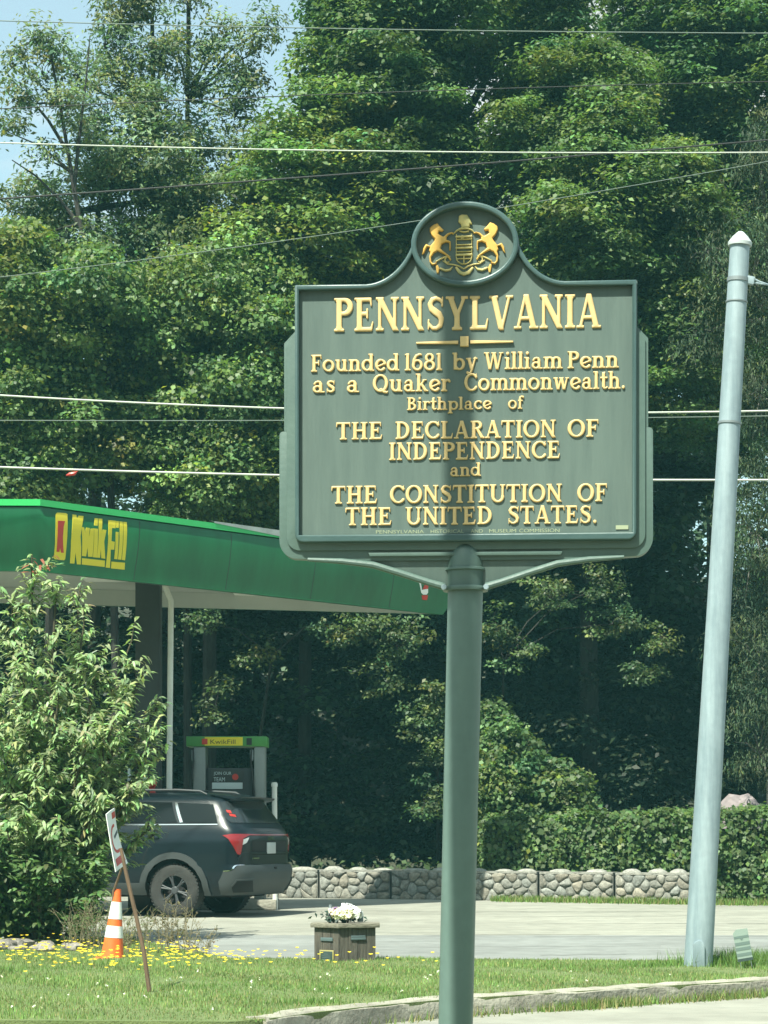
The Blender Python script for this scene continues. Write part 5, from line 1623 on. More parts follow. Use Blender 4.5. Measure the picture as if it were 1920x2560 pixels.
# service stand left of the column
sv = PX(352, 0, 33.0)
sb = thing('service_stand', 'dark service stand with white label and red top, half hidden by the bush', 'stand', (sv.x, 33.0, G(33)))
MB().box((0, 0, .72), (.34, .34, 1.44)).build('cabinet', M['pumpdark'], sb, bevel=.02)
MB().box((.02, -.176, ZC + (HV-1953)/F*33 - G(33)), (.16, .01, .12)).build('white_label', M['label'], sb)
zr = ZC + (HV-1958)/F*33 - G(33)
mb = MB(); mb.sphere((.17, -.1, zr), (.075, .075, .085), 12, 8, jit=.06); mb.tube([(.17, -.1, zr - .05), (.2, -.1, zr - .25)], .04, 8); mb.build('red_squeegee', M['red'], sb)
MB().box((-.16, -.05, ZC + (HV-1945)/F*33 - G(33)), (.045, .05, .3)).build('paper_towel', M['label'], sb, bevel=.005)

# ------------------------------------------------------------------ dark sport utility vehicle
wl = PX(444, 2231, 31.5)
yaw = 20.0
fwd = Vector((-math.cos(R(yaw)), math.sin(R(yaw)))); lft = Vector((-fwd.y, fwd.x))
TR2 = .81
oc = Vector((wl.x, wl.y)) - lft*TR2
gcar = G(31.8)
suv = thing('suv', 'dark slate sport utility vehicle parked by the fuel pump, rear towards the wall', 'car', (oc.x, oc.y, gcar), math.atan2(fwd.y, fwd.x))
def lerp_tab(tab, z):
    if z <= tab[0][0]: return tab[0][1]
    for (a, va), (b, vb) in zip(tab[:-1], tab[1:]):
        if z <= b: return va + (vb - va)*(z-a)/(b-a)
    return tab[-1][1]
XR = [(0.3, -0.95), (0.36, -1.01), (0.5, -1.075), (0.68, -1.09), (0.72, -1.045), (0.9, -1.045), (1.08, -1.055), (1.2, -1.025), (1.27, -0.97), (1.62, -0.73), (1.66, -0.69), (1.7, -0.59), (1.725, -0.43), (1.735, -0.22)]
XF = [(.30, 3.68), (.6, 3.78), (.85, 3.76), (.98, 3.60), (1.03, 3.2), (1.08, 2.55), (1.12, 2.35), (1.62, 1.42), (1.70, 1.15), (1.735, .7)]
WZ = [(.30, .86), (.42, .925), (.62, .955), (.90, .96), (1.06, .955), (1.20, .92), (1.26, .895), (1.58, .735), (1.64, .69), (1.70, .56), (1.725, .40), (1.735, .2)]
RC = .46; NE = 4.2
def body_pt(s, z, off=0.0):
    def raw(s, z):
        xr, xf, W_ = lerp_tab(XR, z), lerp_tab(XF, z), lerp_tab(WZ, z)
        xc = xr + RC
        if s < 1.25:
            th = (1.25 - max(s, 0))/1.25*math.pi/2
            return Vector((xc - RC*math.sin(th)**(2/NE), W_*max(0, math.cos(th))**(2/NE), z))
        fr_ = min(max(s - 1.25, 0), 1)
        x = xc + (xf - xc)*fr_
        return Vector((x, W_*max(0, 1 - fr_**7)**.5*(1 - .04*fr_*fr_), z))
    p = raw(s, z)
    if off:
        a = raw(s + .01, z) - raw(s - .01, z); b = raw(s, z + .01) - raw(s, z - .01)
        n = a.cross(b)
        if n.length > 1e-9:
            n.normalize()
            if n.y < -.2 or (abs(n.y) <= .2 and n.x > 0 and s < 1): n = -n
            p = p + n*off
    return p
def s_of(x, z):
    xc = lerp_tab(XR, z) + RC
    return 1.25 + (x - xc)/(lerp_tab(XF, z) - xc)
def panel(name, poly, m, parent=None, off=.0, thick=0.0, ds=.07, dz=.05, both=False, smooth=40, label=None, side=1, sdom=False):
    """poly in (x, z) on the flank, or (s, z) if sdom; draped over the body"""
    pts = [(p if sdom else (s_of(*p), p[1])) for p in poly]
    bmx = bmesh.new()
    bmx.faces.new([bmx.verts.new((a, b, 0)) for a, b in pts])
    s0, s1 = min(p[0] for p in pts), max(p[0] for p in pts); z0, z1 = min(p[1] for p in pts), max(p[1] for p in pts)
    cuts = [(c, 0) for c in list(np.arange(0, 1.25, ds)) + list(np.arange(1.25, 2.26, .022)) if s0 < c < s1]
    cuts += [(c, 1) for c in sorted(set(list(np.arange(.30, 1.74, dz)) + [1.64, 1.68, 1.70, 1.715, 1.725, 1.27, .70, .72])) if z0 < c < z1]
    for c, ax_ in cuts:
        bmesh.ops.bisect_plane(bmx, geom=bmx.verts[:]+bmx.edges[:]+bmx.faces[:], plane_co=(c, 0, 0) if ax_ == 0 else (0, c, 0), plane_no=(1, 0, 0) if ax_ == 0 else (0, 1, 0))
    top = None
    if thick:
        r = bmesh.ops.extrude_face_region(bmx, geom=bmx.faces[:])
        top = {g_ for g_ in r['geom'] if isinstance(g_, bmesh.types.BMVert)}
    for v_ in bmx.verts:
        o_ = off + (thick if (top and v_ in top) else 0)
        p = body_pt(v_.co.x, v_.co.y, o_)
        v_.co = (p.x, p.y*side, p.z)
    if both:
        g2 = bmesh.ops.duplicate(bmx, geom=bmx.verts[:]+bmx.edges[:]+bmx.faces[:])['geom']
        for v_ in g2:
            if isinstance(v_, bmesh.types.BMVert): v_.co.y *= -1
        bmesh.ops.remove_doubles(bmx, verts=bmx.verts, dist=.002)
    bmesh.ops.recalc_face_normals(bmx, faces=bmx.faces)
    me = bpy.data.meshes.new(name); bmx.to_mesh(me); bmx.free()
    me.polygons.foreach_set('use_smooth', [True]*len(me.polygons)); me.set_sharp_from_angle(angle=R(smooth))
    me.materials.append(M[m])
    o = link(bpy.data.objects.new(name, me)); o.parent = parent or suv
    if label: o['label'] = label
    return o
WB = 2.86; ZW = .37; RA = .445
def arch(cx, r, z0, n=16, flip=False):
    a0 = math.asin((z0 - ZW)/r)
    pts = [(cx - r*math.cos(a0 + (math.pi - 2*a0)*i/n), ZW + r*math.sin(a0 + (math.pi - 2*a0)*i/n)) for i in range(n+1)]
    return pts
zb0 = .30
poly = [(0, zb0)] + [(s_of(x, z), z) for x, z in arch(0, RA, zb0)] + [(s_of(x, z), z) for x, z in arch(WB, RA, zb0)] + [(2.25, zb0), (2.25, 1.735), (0, 1.735)]
panel('body', poly, 'car', both=True, sdom=True, smooth=32)
mb = MB()
mb.add([(-.2, .3, 1.734), (1.0, .3, 1.734), (1.0, -.3, 1.734), (-.2, -.3, 1.734), (-.6, -.62, 1.672), (-.6, .62, 1.672), (1.2, .6, 1.69), (1.2, -.6, 1.69)],
       [(0, 1, 2, 3), (3, 4, 5, 0), (0, 5, 6, 1), (1, 6, 7, 2), (2, 7, 4, 3)])
mb.build('roof', M['car'], suv, smooth=60)
mb = MB(); mb.box((1.4, 0, .47), (4.2, 1.22, .4)); mb.build('underbody', M['under'], suv)
for sd_ in (1, -1):
    panel('wheel_well', [(p[0], p[1]) for p in arch(0, RA + .02, .36)] , 'under', off=-.14, side=sd_)
    panel('wheel_well', [(p[0], p[1]) for p in arch(WB, RA + .02, .36)], 'under', off=-.14, side=sd_)
    for cx_ in (0, WB):
        ai = arch(cx_, RA - .005, .31, 18); ao = arch(cx_, RA + .085, .31, 18)
        panel('arch_cladding', ai + list(reversed(ao)), 'clad', off=.002, thick=.018, side=sd_)
    panel('sill_cladding', [(RA + .02, .31), (WB - RA - .02, .31), (WB - RA - .04, .47), (RA + .04, .47)], 'clad', off=.002, thick=.012, side=sd_)
    panel('quarter_window', [(.03, 1.58), (-.56, 1.555), (-.66, 1.295), (-.12, 1.31)], 'glass', off=.004, thick=.004, side=sd_)
    panel('window_trim', [(.075, 1.585), (.035, 1.58), (-.11, 1.31), (-.07, 1.30)], 'chrome', off=.006, thick=.006, side=sd_)
    panel('rear_door_window', [(.12, 1.585), (.98, 1.60), (1.0, 1.30), (-.03, 1.31)], 'glass', off=.004, thick=.004, side=sd_)
    panel('front_door_window', [(1.03, 1.60), (1.36, 1.595), (1.95, 1.33), (1.95, 1.29), (1.05, 1.30)], 'glass', off=.004, thick=.004, side=sd_)
    panel('belt_trim', [(-.66, 1.285), (1.95, 1.275), (1.95, 1.262), (-.66, 1.272)], 'chrome', off=.003, thick=.006, side=sd_)
    for cx_ in (1.02, 2.02):
        panel('door_seam', [(cx_, .48), (cx_ + .008, .48), (cx_ + .008, 1.27), (cx_, 1.27)], 'under', off=.0025, side=sd_)
    panel('door_seam', [(-.02 + .52, .50), (.51, .50), (.40, .93), (.10, 1.27), (.09, 1.27), (.39, .93)], 'under', off=.0025, side=sd_)
    panel('door_handle', [(.22, 1.09), (.42, 1.09), (.42, 1.125), (.22, 1.125)], 'car', off=.004, thick=.028, side=sd_)
    panel('door_handle', [(1.22, 1.09), (1.42, 1.09), (1.42, 1.125), (1.22, 1.125)], 'car', off=.004, thick=.028, side=sd_)
    # tail lamp wraps the corner
    panel('tail_lamp', [(1.17, 1.128), (1.0, 1.145), (.50, 1.145), (.42, 1.128), (.64, 1.085), (.66, .98), (.70, .86), (.80, .875), (.93, .98), (1.05, 1.07)], 'lampred', off=.003, thick=.016, ds=.04, sdom=True, side=sd_)
    panel('reverse_lamp', [(.44, 1.10), (.63, 1.075), (.65, 1.0), (.52, 1.03)], 'lampclear', off=.003, thick=.012, ds=.04, sdom=True, side=sd_)
    rail = MB(); rail.tube([(-.35, sd_*.60, 1.70), (-.25, sd_*.605, 1.745), (.1, sd_*.61, 1.765), (.9, sd_*.60, 1.765), (1.1, sd_*.595, 1.735)], [.012, .016, .016, .016, .012], 8)
    rail.build('roof_rail', M['rim'], suv)
    # exhaust
    panel('exhaust_hollow_shade', [(.30, .37), (.92, .37), (.98, .44), (.90, .52), (.44, .52)], 'under', off=.034, thick=.006, sdom=True, side=sd_)  # raised dark panel, the shade of a hollow put into its colour
    panel('exhaust_trim', [(.40, .54), (.92, .535), (1.0, .45), (.97, .44), (.90, .515), (.42, .52)], 'clad', off=.034, thick=.014, sdom=True, side=sd_)
    # mirror
    mr = MB(); mr.sphere((2.12, sd_*1.02, 1.27), (.07, .12, .09), 10, 8); mr.build('door_mirror', M['car'], suv)
    panel('headlamp', [(1.25 + .93, .80), (1.25 + .99, .80), (1.25 + .99, .93), (1.25 + .90, .93)], 'lampclear', off=.004, thick=.01, ds=.02, sdom=True, side=sd_)
    # rear-corner reflector line
panel('rear_window', [(-.01, 1.30), (.86, 1.30), (.96, 1.36), (.90, 1.58), (.72, 1.60), (-.01, 1.60)], 'rearglass', off=.004, thick=.004, both=True, sdom=True)
panel('rear_bumper', [(-.01, .335), (1.16, .335), (1.20, .40), (1.235, .50), (1.19, .63), (1.05, .64), (.95, .68), (.84, .70), (-.01, .70)], 'clad', off=.004, thick=.028, both=True, sdom=True)
panel('bumper_trim', [(-.01, .705), (.84, .705), (.955, .685), (1.055, .645), (1.19, .635), (1.19, .648), (1.06, .658), (.965, .698), (.85, .719), (-.01, .719)], 'chrome', off=.012, thick=.014, both=True, sdom=True)
panel('tailgate_step', [(-.01, .90), (.66, .90), (.80, .82), (.78, .80), (.64, .875), (-.01, .875)], 'car', off=.002, thick=.02, both=True, sdom=True)
panel('light_bar', [(-.01, 1.125), (.42, 1.128), (.50, 1.147), (-.01, 1.142)], 'lampred', off=.003, thick=.014, both=True, sdom=True)
panel('plate_recess_shade', [(-.01, .86), (.30, .86), (.33, 1.06), (-.01, 1.06)], 'under', off=.003, both=True, sdom=True)  # flat dark panel; its colour stands in for the recess shade
sp = MB()
sp.add([(-.73, -.66, 1.63), (-.87, -.60, 1.655), (-.90, 0, 1.665), (-.87, .60, 1.655), (-.73, .66, 1.63), (-.40, .64, 1.70), (-.35, 0, 1.73), (-.40, -.64, 1.70),
        (-.73, -.66, 1.60), (-.85, -.60, 1.63), (-.88, 0, 1.64), (-.85, .60, 1.63), (-.73, .66, 1.60)],
       [(0, 1, 6, 7), (1, 2, 6), (2, 3, 6), (3, 4, 5, 6), (8, 9, 1, 0), (9, 10, 2, 1), (10, 11, 3, 2), (11, 12, 4, 3), (12, 11, 10, 9, 8)])
sp.build('spoiler', M['car'], suv, smooth=50)
pl_ = MB(); pl_.box((-1.062, .0, .955), (.012, .31, .155)); pl_.build('licence_plate', M['plate'], suv, bevel=.003)
def rear_text(name, body, m, z, h, wdt, x=-.972):
    o = text_mesh(name, body, M[m], suv, h, (x, wdt/2, z), wdt)
    o.rotation_euler = (0, 0, -math.pi/2)
    return o
rear_text('emblem', 'GMC', 'chrome', 1.065, .055, .24, -1.068)
rear_text('plate_text', 'LNB 4718' if False else 'KZR 2946' if False else '', 'under', .93, .05, .2) if False else None
tb = MB(); tb.box((-1.052, .52, .815), (.012, .22, .022)); tb.build('model_badge', M['chrome'], suv)
panel('window_sticker', [(.70, 1.43), (.84, 1.44), (.845, 1.475), (.705, 1.465)], 'red', off=.012, sdom=True)
panel('window_sticker', [(.60, 1.375), (.80, 1.39), (.805, 1.425), (.605, 1.41)], 'red', off=.012, sdom=True)
wp = MB(); wp.tube([(-.92, .05, 1.33), (-.89, -.10, 1.37), (-.87, -.28, 1.36)], [.012, .008, .005], 6); wp.build('wiper', M['rubber'], suv)
hk = MB(); hk.box((-1.085, -.05, .66), (.06, .10, .06)); hk.build('tow_cover', M['under'], suv, bevel=.006)
# wheels
tyre_p = [(.205, -.115), (.26, -.122), (.32, -.122), (.352, -.112), (.366, -.095), (.370, -.05), (.370, .05), (.366, .095), (.352, .112), (.32, .122), (.26, .122), (.205, .115)]
wheel0 = None
def make_wheel(x, y, side):
    t = MB(); t.lathe(tyre_p, 44, axis='y', cap=False)
    for k in range(44):
        a = 2*math.pi*k/44
        for dy in (-.085, .085):
            t.box((.367*math.cos(a), dy, .367*math.sin(a)), (.014, .06, .028), Matrix.Rotation(-a, 3, 'Y'))
    w_ = t.build('tyre', M['tyre'], suv, smooth=40)
    w_.location = (x, y, ZW)
    f = MB()
    f.lathe([(.215, -.10), (.23, .0), (.225, .085), (.235, .105), (.218, .112), (.205, .10), (.20, .06)], 40, axis='y', cap=False)
    rimo = f.build('rim', M['rim'], w_)
    d_ = MB(); d_.lathe([(.0, .02), (.21, .02), (.21, -.02), (0, -.02)], 32, axis='y', cap=False); d_.build('brake_disc', M['under'], w_)
    s5 = MB()
    for k in range(6):
        a = 2*math.pi*k/6 + .26
        for da in (-.10, .10):
            p = []
            for r_, dz_ in ((.045, .085), (.13, .092), (.205, .10)):
                an = a + da*(r_/.205)
                p.append(Vector((r_*math.cos(an), dz_, r_*math.sin(an))))
            s5.tube(p, [.016, .013, .015], 6)
    s5.lathe([(0, .07), (.055, .07), (.06, .09), (.045, .104), (0, .106)], 20, axis='y', cap=False)
    s5.build('spokes', M['rim'], w_)
    if side < 0: w_.rotation_euler = (0, 0, math.pi)
    return w_
for x in (0, WB):
    for s_ in (1, -1):
        make_wheel(x, s_*TR2, s_)

# ------------------------------------------------------------------ traffic cone
cy_ = 23.2
cp_ = PX(280, 2400, cy_)
cn = thing('traffic_cone', 'tall orange traffic cone with two white collars, leaning behind the yard sign', 'traffic cone', (cp_.x, cy_, verge_z(cp_.x, cy_) - .02))
tilt = Matrix.Rotation(.075, 3, 'Y') @ Matrix.Rotation(-.03, 3, 'X')
def cone_r(h): return .120 + (.033 - .120)*h/.74
def cpart(name, prof, m, n=28):
    k = MB(); k.lathe(prof, n, cap=False); k.v = [tuple(tilt @ Vector(p)) for p in k.v]
    return k.build(name, M[m], cn)
k = MB(); k.box((0, 0, .012), (.36, .36, .03)); k.v = [tuple(tilt @ Vector(p)) for p in k.v]; k.build('base', M['cone'], cn, bevel=.008)
cpart('body', [(cone_r(0) + .012, .028), (cone_r(.02), .04)] + [(cone_r(h), h) for h in (.1, .2, .3, .4, .5, .6, .70)] + [(.036, .728), (.028, .735), (.018, .733), (.016, .6)], 'cone')
cpart('white_collar', [(cone_r(h) + .003, h) for h in (.235, .28, .32, .355)], 'conewhite')
cpart('white_collar', [(cone_r(h) + .003, h) for h in (.425, .48, .54, .60)], 'conewhite')

# ------------------------------------------------------------------ yard sign on wooden stakes
ys_ = 18.25
yb = PX(375, 2482, ys_)
yd = thing('yard_sign', 'twisted white plastic sign with a red ring, on a leaning brown wooden stake', 'yard sign', (yb.x, ys_, 0))
def yl(u, v, dy=0.0):
    p = PX(u, v, ys_ + dy); return p - Vector((yb.x, ys_, 0))
mb = MB(); mb.tube([yl(375, 2490), yl(360, 2380), yl(338, 2280), yl(318, 2195), yl(302, 2120)], [.019, .018, .017, .016, .014], 7); mb.build('stake', M['stake'], yd)
stk = MB(); stk.tube([PX(281, 2300, cy_), PX(284, 2228, cy_), PX(296, 2195, cy_ - .05), PX(309, 2158, cy_ - .15)], [.014, .014, .013, .012], 7)
tag(stk.build('wooden_stick', M['stake']), 'thin brown stick poking up out of the orange cone', 'stick')
# panel: twisted sheet, local (a across, b up)
c00, c10, c11, c01 = yl(288, 2180, -.02), yl(318, 2158, .30), yl(285, 2020, .34), yl(264, 2036, -.03)
def sheet(a, b, off=0.0):
    p = c00*(1-a)*(1-b) + c10*a*(1-b) + c11*a*b + c01*(1-a)*b
    p = p + Vector((0.010*math.sin(b*math.pi)*(1-2*a) - .012*math.sin(b*math.pi), -.03*math.sin(a*math.pi), 0))
    n_ = (c10 - c00).cross(c01 - c00).normalized()
    if n_.y > 0: n_ = -n_
    return p + n_*off
def sheet_poly(name, polys, m, off, thick=.003):
    bmx = bmesh.new()
    for poly in polys:
        bmx.faces.new([bmx.verts.new((a, b, 0)) for a, b in poly])
    for c in np.arange(.1, 1, .1):
        for ax_ in (0, 1):
            bmesh.ops.bisect_plane(bmx, geom=bmx.verts[:]+bmx.edges[:]+bmx.faces[:], plane_co=(c, c, 0), plane_no=(1, 0, 0) if ax_ == 0 else (0, 1, 0))
    r = bmesh.ops.extrude_face_region(bmx, geom=bmx.faces[:])
    top = {g_ for g_ in r['geom'] if isinstance(g_, bmesh.types.BMVert)}
    for v_ in bmx.verts:
        v_.co = sheet(v_.co.x, v_.co.y, off + (thick if v_ in top else 0))
    bmesh.ops.recalc_face_normals(bmx, faces=bmx.faces)
    me = bpy.data.meshes.new(name); bmx.to_mesh(me); bmx.free(); me.materials.append(M[m])
    o = link(bpy.data.objects.new(name, me)); o.parent = yd
    return o
sheet_poly('sign_panel', [[(0, 0), (1, 0), (1, 1), (0, 1)]], 'white', 0, .006)
ro_ = [(.62 + .46*math.cos(a), .50 + .25*math.sin(a)) for a in np.linspace(math.pi*.42, math.pi*1.58, 18)]
ri_ = [(.62 + .36*math.cos(a), .50 + .20*math.sin(a)) for a in np.linspace(math.pi*.42, math.pi*1.58, 18)]
sheet_poly('red_ring', [ro_ + list(reversed(ri_))], 'red', .0065, .002)
sheet_poly('ring_bar', [[(.55, .50), (.95, .56), (.95, .61), (.52, .55)]], 'slatedark', .0065, .002)
sheet_poly('red_band', [[(.18, .07), (.92, .07), (.92, .19), (.18, .19)]], 'red', .0065, .002)
sheet_poly('red_mark', [[(.62, .84), (.95, .84), (.95, .95), (.62, .95)]], 'red', .0065, .002)

# ------------------------------------------------------------------ wooden memorial planter box
by_ = 22.75
bx_ = PX(862, 2405, by_)
bm_ = F/by_
box = thing('wooden_box', 'weathered grey wooden box with a lid and small plaques', 'box', (bx_.x, by_, -.01), R(0))
def bl(u, v): return Vector(((u - 862)/bm_, 0, (2405 - v)/bm_))
# plan: pentagon with a corner turned to the viewer
plan = [(-.300, .02), (-.055, -.16), (.305, -.03), (.30, .30), (-.28, .32)]
zt = .345
def board_side(p, q, n_, z1, m='wood'):
    k = MB(); rr = random.Random(int(p[0]*1000))
    P_, Q_ = Vector(p), Vector(q)
    d = (Q_-P_); nr = Vector((d.y, -d.x)).normalized()
    for i in range(n_):
        a = P_ + d*(i/n_) + d.normalized()*.002; b = P_ + d*((i+1)/n_) - d.normalized()*.002
        o_ = rr.uniform(0, .005)
        a2, b2 = a - nr*.02, b - nr*.02
        a, b = a + nr*o_, b + nr*o_
        k.add([(a.x, a.y, -.05), (b.x, b.y, -.05), (b2.x, b2.y, -.05), (a2.x, a2.y, -.05), (a.x, a.y, z1), (b.x, b.y, z1), (b2.x, b2.y, z1), (a2.x, a2.y, z1)],
              [(3, 2, 1, 0), (4, 5, 6, 7), (0, 1, 5, 4), (1, 2, 6, 5), (2, 3, 7, 6), (3, 0, 4, 7)])
    return k.build('plank_side', M[m], box, smooth=0)
for i, n_ in enumerate((3, 4, 3, 4, 3)):
    board_side(plan[i], plan[(i+1) % 5], n_, zt)
lid = MB()
lp = [(-.345, .01), (-.06, -.205), (.35, -.055), (.345, .34), (-.32, .36)]
lid.prism(lp, zt + .002, zt + .046, lambda x, y, d: Vector((x, y, d)))
lid.build('lid', M['woodtop'], box, bevel=.005)
# plaques on the two front faces
def on_face(i, t, z, off):
    p, q = Vector(plan[i]), Vector(plan[(i+1) % 5])
    d = q-p; nr = Vector((d.y, -d.x)).normalized()
    c = p + d*t + nr*off
    return Vector((c.x, c.y, z)), Matrix.Rotation(math.atan2(d.y, d.x), 3, 'Z')
def plate(i, t, z, w_, h_, th, m, name, off=.006, bev=.002, par=None):
    c, r = on_face(i, t, z, off + th/2)
    k = MB(); k.box(c, (w_, th, h_), r)
    return k.build(name, M[m], par or box, bevel=bev)
fr_ = plate(0, .52, .062, .175, .125, .008, 'brass', 'brass_frame')
plate(0, .52, .062, .150, .102, .004, 'plaque', 'plaque', off=.0145)
for q_ in (.085, .066, .048, .03):
    plate(0, .52, q_, .10 if q_ < .08 else .05, .006, .001, 'slate', 'plaque_line', off=.0190, bev=0)
plate(0, .52, .232, .15, .035, .008, 'slate', 'slate_strip')
plate(1, .52, .262, .15, .016, .008, 'slate', 'slate_strip')
plate(1, .52, .240, .155, .022, .012, 'slate', 'slate_strip')
plate(1, .52, .228, .14, .006, .010, 'slatedark', 'painted_shadow_line', off=.007)  # dark strip standing in for the shadow under the slate strip

# flowers lying on the lid
fz = zt + .046 - .01
fa = thing('flower_arrangement', 'bunch of large cream and pink artificial flowers on the wooden box lid', 'flowers', (bx_.x + .0, by_ + .06, fz + .0))
def flower(c, r, col, n_, name='bloom'):
    C = []; N = []; T = []; S = []
    for i in range(n_):
        th = math.acos(1 - rng.random()*1.25); ph = rng.uniform(0, 2*math.pi)
        d = np.array([math.sin(th)*math.cos(ph), math.sin(th)*math.sin(ph), math.cos(th)])
        C.append(np.array(c) + d*r*rng.uniform(.55, 1.0)); N.append(d + rng.normal(0, .35, 3)); T.append(rng.normal(size=3)); S.append(r*rng.uniform(.6, .95))
    return leaf_object(name, np.array(C), np.array(N), np.array(S), colvar(n_, col, .06, .03), M['petal'], fa, aspect=.9, fold=.22, T=np.array(T))
CR, WH, PK = (.80, .76, .50), (.84, .86, .80), (.72, .42, .55)
flower((-.05, -.10, .075), .075, CR, 90)
flower((.03, -.11, .07), .075, CR, 90)
flower((.02, -.05, .125), .07, WH, 80)
flower((.10, -.07, .085), .075, WH, 90)
flower((-.10, -.06, .08), .055, PK, 60)
flower((-.135, -.08, .115), .035, (.8, .72, .55), 40)
n_ = 150
C = rng.normal(0, 1, (n_, 3))*np.array([.10, .05, .03]) + np.array([-.02, -.03, .045])
C[:, 2] = np.abs(C[:, 2]) + .012
leaf_object('leaves', C, rng.normal(0, .6, (n_, 3)) + np.array([0, -.5, .7]), np.full(n_, .06), colvar(n_, (.03, .06, .045), .25, .1), M['leaf'], fa, aspect=.5)
mb = MB(); mb.tube([(-.13, -.08, .14), (-.09, -.09, .155), (-.04, -.09, .135)], [.008, .009, .007], 8); mb.build('purple_ribbon', mat('purple_ribbon', (.16, .07, .20), .5), fa)
jr = MB(); jr.lathe([(0, 0), (.028, 0), (.03, .005), (.03, .075), (.024, .085), (0, .086)], 14, (.155, -.05, .011)); jr.build('grey_jar', M['slate'], fa)
jr = MB(); jr.lathe([(0, 0), (.022, 0), (.024, .12), (.015, .15), (.015, .17), (0, .172)], 14, (-.145, .0, .011)); jr.build('glass_vase', M['galvdark'], fa)

# ------------------------------------------------------------------ small notice on a wire by the right edge
ny_ = 21.3
np_ = PX(1868, 2415, ny_)
no = thing('paper_notice', 'small faded green notice tilted on a wire stake in tall grass, right edge', 'notice', (np_.x, ny_, 0))
nm_ = F/ny_
rot = Matrix.Rotation(R(-9.5), 3, 'Y') @ Matrix.Rotation(R(-6), 3, 'X')
def nl(x, z, d): return rot @ Vector((x, d, z)) + Vector((0, 0, .0))
zc0 = (2424 - 2402)/nm_; zc1 = (2424 - 2322)/nm_
cxn = -.012
def npart(name, x0, x1, z0, z1, d, m):
    k = MB(); k.prism([(x0, z0), (x1, z0), (x1, z1), (x0, z1)], -d, -d + .004 if d < .002 else -d + .0015, nl)
    return k.build(name, M[m], no, smooth=0)
ww = 19/nm_
mb = MB(); mb.prism([(-ww, zc0), (ww, zc0), (ww, zc1), (-ww*.55, zc1 + .004), (-ww, zc1 - .03)], 0, .004, nl); mb.build('panel', M['paper'], no, smooth=0)
HH = zc1 - zc0
for a, b, m_ in ((.0, .09, 'plaque'), (.16, .26, 'paperdark'), (.34, .44, 'paperdark'), (.50, .60, 'paperdark'), (.72, .80, 'paperdark')):
    npart('printed_band', -ww + .001, ww - .001, zc0 + HH*a, zc0 + HH*b, .002, m_)
mb = MB(); mb.prism([(-.018, zc0 + HH*.72), (.018, zc0 + HH*.72), (.0, zc0 + HH*.64)], -.002, -.0005, nl); mb.build('printed_mark', M['paperdark'], no, smooth=0)
for s_ in (-1, 1):
    mb = MB(); mb.tube([nl(s_*ww*.7, .02, .006), nl(s_*ww*.7, zc0 + .1, .006)], .003, 6); mb.build('wire_leg', M['galvdark'], no)

# ------------------------------------------------------------------ leafy shrub at the left edge
def shrub(name, label, y, base_uv, branches, leaf, per_m, col, reds=None, sides=.30, seed=1, droop=.32, aspect=.30):
    rs = np.random.default_rng(seed)
    b = PX(*base_uv, y)
    loc = Vector((b.x, y, verge_z(b.x, y)))
    t = thing(name, label, 'shrub', loc)
    mb = MB()
    C = []; N = []; T = []; CO = []
    for (pts, dy, dens, spread, red) in branches:
        P_ = [PX(u, v, y + dy*(i/(len(pts)-1))) for i, (u, v) in enumerate(pts)]
        P_[0] = Vector((P_[0].x, y, P_[0].z))
        mb.tube(P_, [.030*(1 - .85*i/(len(P_)-1)) + .003 for i in range(len(P_))], 6)
        # polyline sampling
        seg = [(P_[i+1]-P_[i]).length for i in range(len(P_)-1)]
        tot = sum(seg)
        ntw = int(tot*dens)
        for k in range(ntw):
            d = (rs.random()**.8)*tot; i = 0
            while i < len(seg)-1 and d > seg[i]: d -= seg[i]; i += 1
            c = P_[i].lerp(P_[i+1], min(1, d/seg[i]))
            along = (P_[i+1]-P_[i]).normalized()
            fr2 = (sum(seg[:i]) + d)/tot
            ln = spread*(1 - .55*fr2)*rs.uniform(.4, 1.1)
            dirv = Vector((rs.normal(0, .8), rs.normal(-.3, .6), rs.normal(.42, .4))).normalized()*.85 + along*.5
            dirv.normalize()
            end = c + dirv*ln + Vector((0, 0, -.10*ln))
            mb.tube([c, c.lerp(end, .55) + Vector((0, 0, .03)), end], [.006, .004, .002], 4, cap=False)
            nl_ = max(5, int(ln*per_m))
            for q in range(nl_):
                f_ = (q + .6)/nl_
                pos = c.lerp(end, f_) + Vector((0, 0, .03*math.sin(f_*math.pi)))
                sgn = 1 if q % 2 else -1
                side = dirv.cross(Vector((0, 0, 1))).normalized()*sgn
                tdir = (side*.75 + dirv*.55 + Vector((0, 0, -.45 + rs.normal(0, .3)))).normalized()
                if f_ > .85: tdir = (dirv + Vector((0, 0, -.3))).normalized()
                L_ = leaf*rs.uniform(.7, 1.25)
                C.append(np.array(pos + tdir*L_*.5)); T.append(np.array(tdir))
                N.append(np.array([rs.normal(0, .35), -.35 + rs.normal(0, .3), 1]))
                cc = np.array(col)*math.exp(rs.normal(0, .30))*np.exp(rs.normal(0, .10, 3))
                if red and fr2 > .93 and rs.random() < red*.5: cc = np.array([.28, .085, .05])*math.exp(rs.normal(0, .2))
                CO.append(cc)
    mb.build('stems_and_core', M['stem'], t, loc)
    n = len(C)
    leaf_object('leaves', np.array(C), np.array(N), leaf*np.exp(rs.normal(0, .18, n)), np.clip(np.array(CO)*np.exp(rs.normal(0, .06, (n, 3))), .005, .8), M['leaf'], t, loc, aspect=aspect, T=np.array(T), droop=droop, fold=.10, seg=2)
    return t, n
BC = (0.225, 0.30, 0.135)
br = []
base_uv = (110, 2330)
